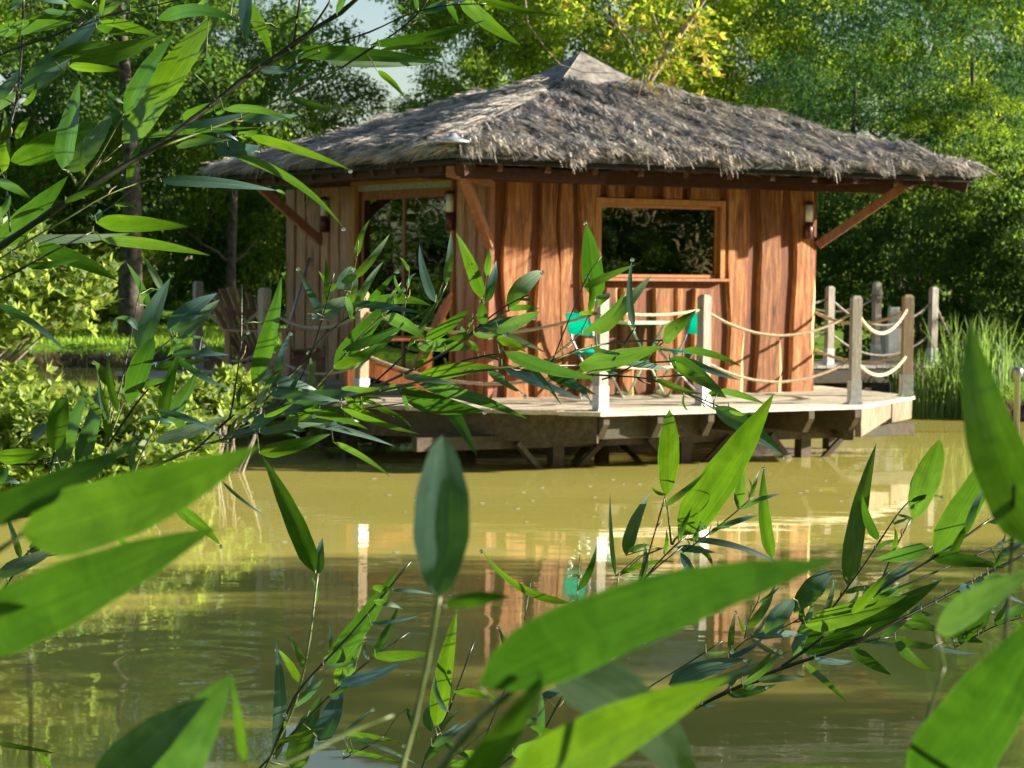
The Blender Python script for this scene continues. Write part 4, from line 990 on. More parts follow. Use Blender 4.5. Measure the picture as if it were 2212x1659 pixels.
for i in range(10):
    a = i * 0.63; mb.tube([(0.055 * cos(a), 0.055 * sin(a), 0.0), (0.065 * cos(a + .3), 0.065 * sin(a + .3), -0.05), (0.06 * cos(a + .1), 0.06 * sin(a + .1), -0.08 - 0.06 * rng.random())], 0.012, 5)
mb.lathe([(0.02, -0.03), (0.072, -0.03), (0.078, 0.0), (0.07, 0.03), (0.02, 0.03)], n=12)
o = mb.build('cord_wrap', M['rope_grey'], None, True, loc=zpt(B2, 0.90)); tag(o, 'grey cord wound round the top of the middle footbridge post', 'cord')
cb = bfar(1930, 0.85); cbx = empty('meter_cabinet', cb, brz - 0.2, 'narrow grey cabinet standing on the footbridge behind the right end posts', 'cabinet')
mb = MB(); mb.box((0, 0, 0.24), (0.26, 0.2, 0.47)); mb.build('cabinet_body', M['zinc'], cbx, bevel=0.01)
mb = MB(); mb.box((0, 0, 0.60), (0.13, 0.1, 0.24)); mb.build('cabinet_head', M['zinc'], cbx, bevel=0.008)
mb = MB(); mb.box((0, -0.104, 0.25), (0.20, 0.006, 0.38)); mb.build('cabinet_door', M['white'], cbx)
p = at(2199, 792, 24.5)
mb = MB(); mb.lathe([(0.001, 0), (0.035, 0), (0.035, 0.7), (0.06, 0.72), (0.06, 0.78), (0.045, 0.81), (0.001, 0.82)], n=14)
o = mb.build('bollard_lamp', M['steel'], None, True, loc=(p.x, p.y, p.z - 0.82)); tag(o, 'small round topped metal bollard in the water beyond the reeds at the right edge', 'bollard')

# ================================================================== furniture on the deck
def bistro_chair(label, p, rz, sc=1.0):
    r = empty('folding_chair', p, rz, label, 'chair', 'turquoise folding chairs on the deck')
    w = 0.40
    def tb(pts, rad=0.011, mat='steel', name='frame'): mb = MB(); mb.tube(pts, rad, 8); return mb.build(name, M[mat], r, True)
    for s in (-1, 1):
        x = s * w / 2
        tb([(x, 0.22, 0.012), (x, -0.02, 0.40), (x, -0.10, 0.55), (x, -0.17, 0.80)], name='leg')
        tb([(x * 0.9, -0.24, 0.012), (x * 0.9, 0.05, 0.30), (x * 0.9, 0.17, 0.44)], name='leg')
    for a in ((0.22, 0.02), (-0.24, 0.02)): tb([(-w / 2, a[0], a[1]), (w / 2, a[0], a[1])], name='crossbar')
    def cloth(y0, z0, y1, z1, name, bow):
        V3 = []; F3 = []; n = 8
        for i in range(n + 1):
            x = (-0.5 + i / n) * w * 1.03; b = bow * (1 - (2 * i / n - 1) ** 2)
            V3 += [(x, y0 - b * 0.6, z0 - b * (1 if abs(y1 - y0) > 0.2 else 0)), (x, y1 - b * 0.6, z1 - b * (1 if abs(y1 - y0) > 0.2 else 0))]
        for i in range(n): F3.append((2 * i, 2 * i + 2, 2 * i + 3, 2 * i + 1))
        o = link(name, mesh_np(name, V3, F3, True), M['turquoise'], r); s = o.modifiers.new('s', 'SOLIDIFY'); s.thickness = 0.008; return o
    cloth(-0.135, 0.60, -0.175, 0.80, 'backrest', 0.03); cloth(0.19, 0.455, -0.12, 0.43, 'seat', 0.02)
    r.scale = (sc,) * 3
    return r
tp = dpt(1372, 853)
ch1 = dpt(1267, 862); ch2 = dpt(1474, 858)
bistro_chair('turquoise folding chair left of the mint table, behind the left front post', ch1 + Vector((0.05, 0.1, 0)), TH - 1.55)
bistro_chair('turquoise folding chair right of the mint table, partly behind the middle front post', ch2 + Vector((0, 0.1, 0)), TH + 1.35)
tb_ = empty('bistro_table', tp, TH, 'mint green folding bistro table between the turquoise chairs', 'table')
mb = MB(); mb.box((0, 0, 0.705), (0.50, 0.5, 0.03)); mb.build('table_top', M['mint'], tb_, bevel=0.005)
for s in (-1, 1):
    for a in (((-0.21, s * 0.2, 0.012), (0.19, s * 0.2, 0.69)), ((0.21, s * 0.19, 0.012), (-0.19, s * 0.19, 0.69))):
        mb = MB(); mb.tube(a, 0.011, 8); mb.build('leg', M['mint'], tb_, True)
for xx in (-0.21, 0.21): mb = MB(); mb.tube([(xx, -0.2, 0.03), (xx, 0.2, 0.03)], 0.009, 8); mb.build('crossbar', M['mint'], tb_, True)

def adirondack(label, p, rz, mat, group):
    r = empty('fan_back_chair', p, rz, label, 'chair', group)
    m = M[mat]
    # local: faces +x; back at -x
    for i in range(7):
        a = (i - 3) * 0.105; y0 = (i - 3) * 0.070; h = 0.86 - 0.012 * (i - 3) ** 2
        base = Vector((-0.20, y0, 0.20)); d_ = Vector((-0.42, sin(a) * 0.9, 0.90)).normalized(); top = base + d_ * h
        mb = MB(); wv_ = 0.030; sd = Vector((0, 1, 0)); n_ = d_.cross(sd).normalized() * 0.009
        q = [base - sd * wv_, base + sd * wv_, top + sd * wv_ * 1.35, top - sd * wv_ * 1.35]
        mb.hexa([tuple(v - n_) for v in q] + [tuple(v + n_) for v in q]); mb.build('back_slat', m, r)
    for zz in (0.34, 0.72):
        t = zz - 0.20; mb = MB(); mb.bar((-0.20 - t * 0.467 - 0.03, -0.30, zz), (-0.20 - t * 0.467 - 0.03, 0.30, zz), 0.03, 0.07); mb.build('back_rail', m, r)
    for i in range(6):
        x = -0.16 + i * 0.10; z = 0.25 + i * 0.024; mb = MB(); mb.box((x, 0, z), (0.085, 0.54, 0.02)); mb.build('seat_slat', m, r)
    for s in (-1, 1):
        mb = MB(); mb.bar((-0.55, s * 0.28, 0.02), (0.42, s * 0.28, 0.35), 0.025, 0.12); mb.build('side_rail', m, r)
        mb = MB(); mb.box((0.36, s * 0.31, 0.27), (0.10, 0.025, 0.54)); mb.build('leg', m, r)
        mb = MB(); mb.box((0.03, s * 0.35, 0.555), (0.80, 0.13, 0.022)); mb.build('armrest', m, r, bevel=0.004)
        mb = MB(); mb.box((-0.33, s * 0.34, 0.28), (0.06, 0.03, 0.53)); mb.build('back_leg', m, r)
    return r
c1 = dpt(600, 800)
adirondack('weathered grey brown fan backed garden chair at the left end of the deck', dpt(592, 832), -0.50, 'chair_grey', 'fan backed garden chairs')
adirondack('orange red fan backed garden chair in front of the sliding door', dpt(842, 860), pi + 0.12, 'chair_red', 'fan backed garden chairs')
a = to_world(-0.40, 4.25, 0.0); b = to_world(-0.05, 4.08, 1.30)
mb = MB(); mb.tube([Vector((0, 0, 0.01)), b - a], 0.013, 8); o = mb.build('pole', M['steel'], None, True, loc=a); tag(o, 'thin blue grey pole leaning on the wall behind the left chair', 'pole')
# horseshoe on the door wall
q = wall_hit(733 - 60, 480, 0)
mb = MB(); hs = [(0.0, 0.055 * sin(t), 0.07 * cos(t)) for t in np.linspace(-2.5, 2.5, 14)]
mb.tube(hs, 0.011, 6); o = mb.build('horseshoe', M['steel'], None, True, loc=to_world(-0.048, 4.2, 1.96)); o.rotation_euler = (0, 0, TH); tag(o, 'grey horseshoe nailed high on the door wall near the left brace', 'horseshoe')

# ---- branch of a golden leaved tree hanging over the roof
gt = empty('golden_tree', to_world(5.2, 8.5, 0) - Vector((0, 0, DECKZ - 0.0)), 0, 'tree behind the hut whose golden green branch hangs over the right side of the roof', 'tree')
base = gt.location.copy()
def L_(p): return Vector(p) - base
limb_top = at(1380, -130, 23.5)
mb = MB(); mb.tube([(0, 0, -0.8), (0.05, -0.05, 2.0), L_(at(1560, -60, 27)) , L_(at(1500, -160, 25.5)), L_(limb_top)], [0.14, 0.11, 0.024, 0.02, 0.016], 9); mb.build('trunk', M['bark_pale'], gt, True)
TW_ = [[(1380, -130), (1400, 0), (1420, 60), (1445, 130), (1455, 200), (1462, 290)], [(1400, -60), (1290, 30), (1340, 55), (1400, 70), (1450, 110), (1500, 140), (1560, 150)],
       [(1130, -40), (1140, 50), (1175, 100), (1210, 140), (1260, 156), (1330, 158)], [(1420, 40), (1440, 90), (1400, 170), (1408, 200), (1450, 240), (1470, 300)],
       [(1300, 20), (1360, 90), (1390, 160), (1370, 250)], [(1480, -60), (1500, 40), (1520, 130), (1540, 180)], [(1380, -130), (1250, -60), (1130, -40)], [(1395, 60), (1290, 90), (1230, 60)], [(1445, 110), (1340, 190)]]
for q in TW_:
    mb = MB(); pts = [L_(at(x, y, 22.3 + 0.3 * sin(i * 1.3 + x))) for i, (x, y) in enumerate(q)]
    mb.tube(pts, [0.011 - 0.008 * i / (len(pts) - 1) for i in range(len(pts))], 6); mb.build('twig', M['bark_pale'], gt, True)
GB = [(1290, 175, .09), (1345, 185, .11), (1395, 200, .12), (1420, 240, .13), (1405, 275, .10), (1460, 305, .06), (1370, 255, .08), (1440, 150, .16), (1500, 130, .2), (1560, 140, .14), (1400, 95, .16), (1330, 60, .2), (1250, 40, .16), (1470, 60, .25), (1380, 10, .22), (1540, 60, .2), (1200, 5, .12), (1450, 190, .1), (1300, 110, .08), (1520, 200, .07)]
bl = []
for (x, y, r) in GB:
    p = L_(at(x, y, 22.3)); bl.append((p.x, p.y, p.z, r))
link('foliage', rosette_cloud(blob_pts(bl), 85, 0.08, 44, 5), M['f_gold'], gt)
link('foliage', rosette_cloud(blob_pts([b for b, g_ in zip(bl, GB) if g_[1] < 170]), 150, 0.08, 45, 5), M['f_yellow'], gt)
# low yellow flowers by the left bank, petals on the water
def petals():
    R_ = np.random.default_rng(8); n = 230
    x = R_.uniform(-2.5, 4.5, n); y = R_.uniform(7, 19, n); s = R_.uniform(0.005, 0.016, n) * (y / 11); a = R_.uniform(0, 2 * pi, n)
    k = 5; V4 = []
    for j in range(k):
        t = a + 2 * pi * j / k; V4.append(np.stack([x + s * np.cos(t), y + s * 1.0 * np.sin(t), np.full(n, 0.004) + 0.002 * np.cos(t)], 1))
    return mesh_np('petals', np.stack(V4, 1).reshape(-1, 3), np.arange(n * k).reshape(-1, k))
o = link('floating_petals', petals(), M['white']); tag(o, 'tiny pale petals scattered on the pond', 'petals', kind='stuff')
# ================================================================== bamboo in the foreground
# every leaf: base x,y, tip x,y, width (pixels of a 2212 wide view), kind, bow, drop
VIEW = {}
def cam_axes(): return CAM_ROT @ Vector((1, 0, 0)), CAM_ROT @ Vector((0, 1, 0)), CAM_ROT @ Vector((0, 0, 1))
CX, CY, CZ3 = cam_axes()
DROP = None
def drop_mesh():
    mb = MB(); mb.lathe([(0.0001, -1.0), (0.5, -0.85), (0.86, -0.5), (1.0, -0.05), (0.86, 0.45), (0.5, 0.85), (0.2, 1.15), (0.0001, 1.3)], n=12)
    me = bpy.data.meshes.new('water_drop'); me.from_pydata(mb.v, [], mb.f); me.polygons.foreach_set('use_smooth', [True] * len(mb.f)); me.materials.append(M['drop']); return me
DROP = drop_mesh()
def bez(p0, p1, p2, t): return p0 * ((1 - t) ** 2) + p1 * (2 * t * (1 - t)) + p2 * (t * t)
def bamboo_leaf(root, B, T, w, kind, bow, dB, dT, rg, nseg=14, rnd=False):
    Bv, Tv = Vector(B), Vector(T); d = Tv - Bv; L = d.length; perp = Vector((-d.y, d.x)) / L
    mid = (Bv + Tv) / 2 + perp * bow * 2
    ctr = []; dm = (dB + dT) / 2 - 0.01 * dB
    for i in range(nseg + 1):
        t = i / nseg; q = bez(Bv, mid, Tv, t); ctr.append(at(q.x, q.y, dB * (1 - t) ** 2 + 2 * dm * t * (1 - t) + dT * t * t))
    ax = (ctr[-1] - ctr[0]).normalized()
    view = (Vector((0, 0, CAMZ)) - ctr[nseg // 2]).normalized()
    side = ax.cross(view).normalized(); nrm0 = side.cross(ax).normalized()
    if nrm0.dot(view) < 0: nrm0 = -nrm0
    best, bs_ = 0, -1e9
    for k in range(-6, 7):
        ph = radians(k * 9.0); n_ = nrm0 * cos(ph) + side * sin(ph); s_ = n_.dot(SUN_DIR)
        if kind == 'g': sc_ = -abs(s_ + 0.55) - 0.15 * abs(k) / 6
        elif kind == 'b': sc_ = 0.7 * n_.z - 1.3 * abs(s_ - 0.05) - 0.15 * abs(k) / 6
        else: sc_ = -abs(s_ + 0.12) - 0.3 * n_.z - 0.1 * abs(k) / 6
        sc_ += rg.uniform(-0.06, 0.06)
        if sc_ > bs_: bs_, best = sc_, ph
    ph0 = best; tw = rg.uniform(-0.30, 0.30) * (0.3 if kind == 'b' else 1)
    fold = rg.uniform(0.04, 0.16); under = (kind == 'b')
    V5, UV = [], []; nc = 6
    jag = rg.uniform(0, 6)
    for i, c in enumerate(ctr):
        t = i / nseg
        prof = (min(1.0, (t / 0.16)) ** 0.6) * (1 - max(0.0, (t - 0.28) / 0.72) ** 1.9) if t < 0.999 else 0.0
        if rnd: prof = max(sin(pi * min(1, t ** 0.92)), 0) ** 0.62
        prof = max(prof, 0.02 if t < 0.999 else 0.004)
        dd = (c - Vector((0, 0, CAMZ))).length
        tan = (ctr[min(i + 1, nseg)] - ctr[max(i - 1, 0)]).normalized()
        sd = tan.cross(view).normalized(); n0 = sd.cross(tan).normalized()
        if n0.dot(view) < 0: n0 = -n0
        ph = ph0 + tw * (t - 0.4); s3 = sd * cos(ph) - n0 * sin(ph); n3 = n0 * cos(ph) + sd * sin(ph)
        hw = w * 0.5 * dd / FPX * prof / max(cos(ph), 0.35) * (1 + 0.025 * sin(t * 23 + jag))
        for k in range(nc + 1):
            u = -1 + 2 * k / nc
            V5.append(c + s3 * (u * hw) - n3 * (fold * hw * (1 - abs(u)) * (1 - 0.25 * abs(u))) + n3 * (0.012 * hw * sin(t * 11 + u * 2 + jag)))
            UV.append((0.5 + 0.5 * u, t * L / 60.0))
    org = ctr[0]; F5 = []
    for i in range(nseg):
        for k in range(nc):
            a = i * (nc + 1) + k; q = (a, a + 1, a + nc + 2, a + nc + 1); F5.append(q)
    # the face that looks at the camera is the upper side, or the glaucous lower side tinted for sky sheen
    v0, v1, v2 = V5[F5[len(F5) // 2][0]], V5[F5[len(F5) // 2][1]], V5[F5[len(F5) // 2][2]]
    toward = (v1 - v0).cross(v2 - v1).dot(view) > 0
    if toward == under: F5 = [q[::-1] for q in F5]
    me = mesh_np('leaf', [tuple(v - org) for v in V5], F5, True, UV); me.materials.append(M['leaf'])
    o = bpy.data.objects.new('leaf', me); COL.objects.link(o); o.parent = root; o.location = org - root.location
    return o, ctr
def add_drop(par_leaf, pos, r, org):
    o = bpy.data.objects.new('water_drop', DROP); COL.objects.link(o); o.parent = par_leaf; o.location = pos - org; o.scale = (r, r, r); return o

def branch(name, label, d0, stems, leaves, seed, djit=0.06, culm='culm_green', sheaths=0.5, fill=0):
    rg = random.Random(seed)
    root_at = at(*stems[0][0][0], d0) if stems else at(*leaves[0][:2], d0)
    root = empty(name, root_at, 0, label, 'bamboo', 'bamboo in the foreground')
    segs = []
    for (pts, wd, *mt) in stems:
        mt = mt[0] if mt else culm
        P3_ = [at(x, y, d0 * (1 + 0.02 * sin(x * 0.011 + y * 0.007))) - root.location for (x, y) in pts]
        # subdivide
        Q = []
        for i in range(len(P3_) - 1):
            n = max(2, int((Vector(pts[i + 1]) - Vector(pts[i])).length / 28))
            for j in range(n): Q.append(P3_[i].lerp(P3_[i + 1], j / n))
        Q.append(P3_[-1]); Q2 = [Q[0]] + [(Q[i - 1] + Q[i] * 2 + Q[i + 1]) / 4 for i in range(1, len(Q) - 1)] + [Q[-1]]
        r0 = wd * 0.5 * d0 / FPX; m = len(Q2); rad = []
        for i in range(m):
            node = 1.28 if (i % 4 == 2) else 1.0; rad.append(r0 * (1 - 0.35 * i / m) * node)
        mb = MB(); mb.tube(Q2, rad, 8); mb.build('stem', M[mt], root, True)
        for i in range(len(pts) - 1): segs.append((Vector(pts[i]), Vector(pts[i + 1])))
        if sheaths:
            mb = MB()
            for i in range(2, m - 1, 3):
                if rg.random() < sheaths:
                    t = (Q2[i + 1] - Q2[i]).normalized(); s = t.cross(CZ3).normalized() * rg.choice((-1, 1)); Ls = (rg.uniform(14, 38)) * d0 / FPX; wsh = rg.uniform(2.0, 3.8) * d0 / FPX
                    a = Q2[i]; e = a + (t * 0.93 + s * rg.uniform(0.15, 0.4)).normalized() * Ls; md = (a + e) / 2 + s * wsh
                    mb.tube([a, a.lerp(md, 0.6), md, e], [wsh * .5, wsh * .65, wsh * .5, wsh * 0.08], 5)
            if mb.v: mb.build('sheath', M['sheath'], root, True)['kind'] = 'stuff'
    pet = MB(); leaves = list(leaves); tot = sum((b - a).length for a, b in segs)
    for _ in range(fill):
        s_ = rg.random() * tot
        for a, b in segs:
            if s_ < (b - a).length: break
            s_ -= (b - a).length
        u = (b - a).normalized(); q = a + u * s_; an = rg.uniform(0.15, 0.9) * rg.choice((-1, 1)); dd = Vector((u.x * cos(an) - u.y * sin(an), u.x * sin(an) + u.y * cos(an))); Ln = rg.uniform(32, 135)
        leaves.append((q.x + dd.x * 6, q.y + dd.y * 6, q.x + dd.x * Ln, q.y + dd.y * Ln, Ln * rg.uniform(0.10, 0.19), rg.choice('gbbd'), rg.uniform(-9, 9), 'd' if rg.random() < 0.2 else ''))
    for lf in leaves:
        x0, y0, x1, y1, w, kind = lf[:6]; bow = lf[6] if len(lf) > 6 else rg.uniform(-6, 6); flags = lf[7] if len(lf) > 7 else ''
        dj = 1 + rg.uniform(-djit, djit); dB = d0 * dj; dT = dB * (1 + rg.uniform(-0.02, 0.02) - (0.60 if kind == 'g' else 0.0) * (x1 - x0) / FPX)
        o, ctr = bamboo_leaf(root, (x0, y0), (x1, y1), w, kind, bow, dB, dT, rg, rnd=('r' in flags))
        org = ctr[0]
        if 'd' in flags: add_drop(o, ctr[-1] + Vector((0, 0, -3.5 * dT / FPX)), 4.6 * dT / FPX, org)
        if 's' in flags:
            for k in range(7):
                i = 5 + (k % 3); t_ = (ctr[i + 1] - ctr[i]).normalized(); sd_ = t_.cross(CZ3).normalized()
                add_drop(o, ctr[i] + sd_ * ((k - 3) / 7.5 * w * dB / FPX) + (Vector((0, 0, CAMZ)) - ctr[i]).normalized() * (w * 0.06 * dB / FPX), 1.9 * dB / FPX, org)
        # petiole to the nearest stem
        best = None; bp = Vector((x0, y0))
        for a, b in segs:
            ab = b - a; t = max(0, min(1, (bp - a).dot(ab) / max(ab.length_squared, 1e-6))); q = a + ab * t; dd = (q - bp).length
            if best is None or dd < best[0]: best = (dd, q)
        if best and best[0] < 130:
            q3 = at(best[1].x, best[1].y, d0); e3 = org; m3 = (q3 + e3) / 2 + CY * (0.06 * (q3 - e3).length)
            rr = max(1.2, min(2.6, w * 0.045)) * d0 / FPX; pet.tube([q3 - root.location, m3 - root.location, e3 - root.location], [rr * 1.1, rr, rr * 0.9], 6)
    if pet.v: pet.build('petiole', M[culm], root, True)['kind'] = 'stuff'
    return root

# --- upper left branch
branch('bamboo_branch', 'thick dark bamboo culm with leafy side twigs crossing the upper left corner', 2.7, [
  ([(-40, 560), (33, 510), (110, 458), (200, 400), (345, 312), (440, 240), (540, 160), (628, 100), (690, 55), (737, 28), (800, -30)], 15, 'culm_dark'),
  ([(345, 318), (420, 290), (500, 262), (587, 222), (660, 185), (737, 147)], 6), ([(737, 147), (800, 105), (850, 75), (900, 35), (930, -10)], 5, 'culm_dark'),
  ([(-10, 565), (60, 520), (140, 475), (230, 420), (300, 395), (350, 378)], 4), ([(50, -20), (50, 60), (44, 140), (37, 217), (22, 270), (8, 330), (22, 500)], 6, 'culm_dark'),
  ([(-10, 122), (60, 95), (160, 62), (205, 0)], 6, 'culm_dark'), ([(45, 235), (100, 185), (152, 133)], 4), ([(165, 62), (240, 28), (345, 10), (420, -10)], 4, 'culm_dark'),
  ([(235, 33), (340, 22), (470, 30), (570, 50)], 3, 'culm_dark'), ([(650, -10), (640, 50), (633, 97)], 6, 'culm_dark'), ([(720, -10), (690, 40), (660, 75)], 5, 'culm_dark'),
  ([(635, 130), (690, 105), (760, 70)], 3), ([(170, 412), (215, 340), (268, 245)], 4), ([(165, 400), (220, 350), (263, 312)], 3), ([(345, 395), (400, 330), (480, 300), (515, 293)], 3, 'culm_dark'),
  ([(200, 472), (250, 440), (300, 395)], 3), ([(-10, 610), (40, 585), (110, 545), (200, 500)], 5, 'culm_dark'), ([(620, 150), (700, 100), (800, 70), (880, 30), (960, 10), (1050, 8)], 4, 'culm_dark')],
 [
  (263, 310, 493, 3, 68, 'g', -6), (153, 133, 357, 75, 44, 'd', 8), (110, 128, 235, 90, 22, 'd', -6), (43, 203, 233, 13, 48, 'b', 6), (48, 197, 153, 125, 26, 'b', 4),
  (-14, 70, 168, 50, 30, 'g', -4), (48, 62, 165, 24, 20, 'g', -8), (95, 22, 165, 32, 12, 'g'), (208, 60, 290, 80, 17, 'g', -3), (215, 47, 340, 78, 24, 'g', -5), (340, 42, 520, 50, 28, 'g', -24),
  (507, -12, 587, 128, 28, 'g', -14), (531, -20, 533, 97, 28, 'b', 2), (145, 0, 215, 25, 20, 'g'), (133, 365, 172, 170, 42, 'g', -4), (22, 348, 210, 265, 60, 'g', 6, 'sr'),
  (143, 370, 246, 233, 42, 'b', 8), (268, 243, 380, 68, 36, 'g', -8), (-8, 528, 147, 380, 50, 'g', 5), (-8, 390, 67, 430, 20, 'g', -4), (208, 482, 410, 490, 36, 'g', -2), (197, 472, 214, 452, 16, 'd'),
  (60, 515, 290, 503, 20, 'b', 6), (220, 518, 455, 552, 24, 'g', -6), (80, 535, 255, 607, 36, 'd', -8), (388, 258, 510, 214, 22, 'g', -3), (483, 237, 635, 263, 17, 'g', -13, 'd'),
  (350, 285, 545, 240, 26, 'b', 6), (278, 297, 565, 275, 12, 'g', -3), (380, 315, 500, 302, 17, 'b', -3), (467, 318, 563, 314, 36, 'b', 5), (533, 293, 757, 367, 20, 'g', -6, 'd'), (513, 294, 563, 274, 18, 'g'),
  (495, 332, 742, 492, 18, 'g', -26, 'd'), (345, 390, 600, 412, 24, 'b', -6), (596, 411, 622, 428, 6, 'g'), (628, 113, 965, 137, 32, 'd', -7), (700, 130, 925, 138, 20, 'b', 3), (800, 97, 1050, 43, 22, 'd', 8),
  (990, -8, 1125, 98, 32, 'g', 5), (1020, -10, 1220, 35, 17, 'd', 8), (965, 3, 990, 52, 14, 'g'), (815, 153, 875, 213, 14, 'd', -5), (820, 108, 980, 105, 9, 'd', -6), (78, -8, 150, 8, 18, 'b'),
  (5, 372, 10, 238, 24, 'g', 3), (35, 300, 66, 252, 17, 'g'), (-10, 330, 25, 255, 22, 'g'), (-10, 470, 22, 420, 18, 'g'), (446, 113, 458, 163, 8, 'g'), (232, 198, 270, 225, 8, 'b'), (465, 245, 490, 225, 8, 'g'),
  (420, 160, 470, 95, 6, 'g'), (885, 35, 850, 5, 8, 'g'), (600, 60, 690, 20, 7, 'd'), (-10, 215, 40, 150, 26, 'b')], 1, fill=40)

# --- sprig rising at the left
branch('bamboo_sprig', 'upright bamboo sprigs with bluish broad leaves at the left in front of the shrub', 2.9, [
  ([(215, 1040), (230, 975), (240, 900), (263, 830), (280, 740), (300, 637)], 4, 'culm_dark'), ([(230, 973), (238, 900), (240, 842)], 4, 'culm_dark'), ([(232, 965), (270, 905), (310, 850), (333, 830)], 5, 'culm_dark'),
  ([(285, 1040), (297, 996), (322, 950), (347, 903)], 5), ([(27, 975), (55, 945), (80, 922)], 3), ([(100, 1050), (107, 1020), (118, 973)], 5, 'culm_dark'), ([(232, 960), (262, 880), (300, 800), (350, 745), (383, 725)], 4),
  ([(262, 930), (300, 900), (370, 885)], 3), ([(330, 795), (370, 770), (430, 762)], 3), ([(-10, 1000), (60, 1005), (115, 1000)], 4, 'culm_dark'), ([(400, 890), (430, 880), (455, 882)], 2, 'culm_dark')],
 [
  (-10, 655, 143, 763, 15, 'b', -12), (325, 665, 273, 567, 15, 'g', 3), (350, 628, 307, 553, 15, 'b', 3), (300, 757, 368, 600, 42, 'b', -5), (362, 716, 470, 633, 38, 'b', -8), (383, 731, 475, 647, 34, 'b', -4, 's'),
  (275, 872, 333, 728, 46, 'g', -4, 'r'), (240, 838, 203, 780, 24, 'g', 2, 'd'), (296, 712, 248, 688, 14, 'b', 12), (248, 690, 243, 720, 8, 'g'), (372, 722, 396, 800, 30, 'g', -4), (350, 902, 387, 758, 28, 'd', -4), (345, 912, 428, 795, 34, 'g', 8),
  (372, 765, 497, 767, 15, 'b', -3), (118, 975, 143, 853, 44, 'd', -6, 'dr'), (123, 1025, 190, 835, 36, 'g', -4), (165, 1010, 213, 830, 38, 'g', 8), (68, 946, 105, 913, 26, 'b'), (-8, 992, 115, 983, 32, 'g', -4),
  (335, 953, 493, 897, 28, 'b', 4), (333, 885, 482, 942, 14, 'b', -8), (370, 903, 433, 965, 17, 'g', -4), (312, 835, 365, 820, 14, 'g', -4), (320, 838, 350, 855, 8, 'g'), (-10, 1015, 50, 1045, 16, 'b'), (95, 1000, 70, 1030, 14, 'g'),
  (300, 640, 303, 600, 4, 'd'), (375, 735, 360, 770, 8, 'g'), (437, 728, 400, 720, 6, 'g'), (10, 1010, -10, 1060, 20, 'g'), (130, 1010, 150, 1050, 18, 'd')], 2, fill=14)

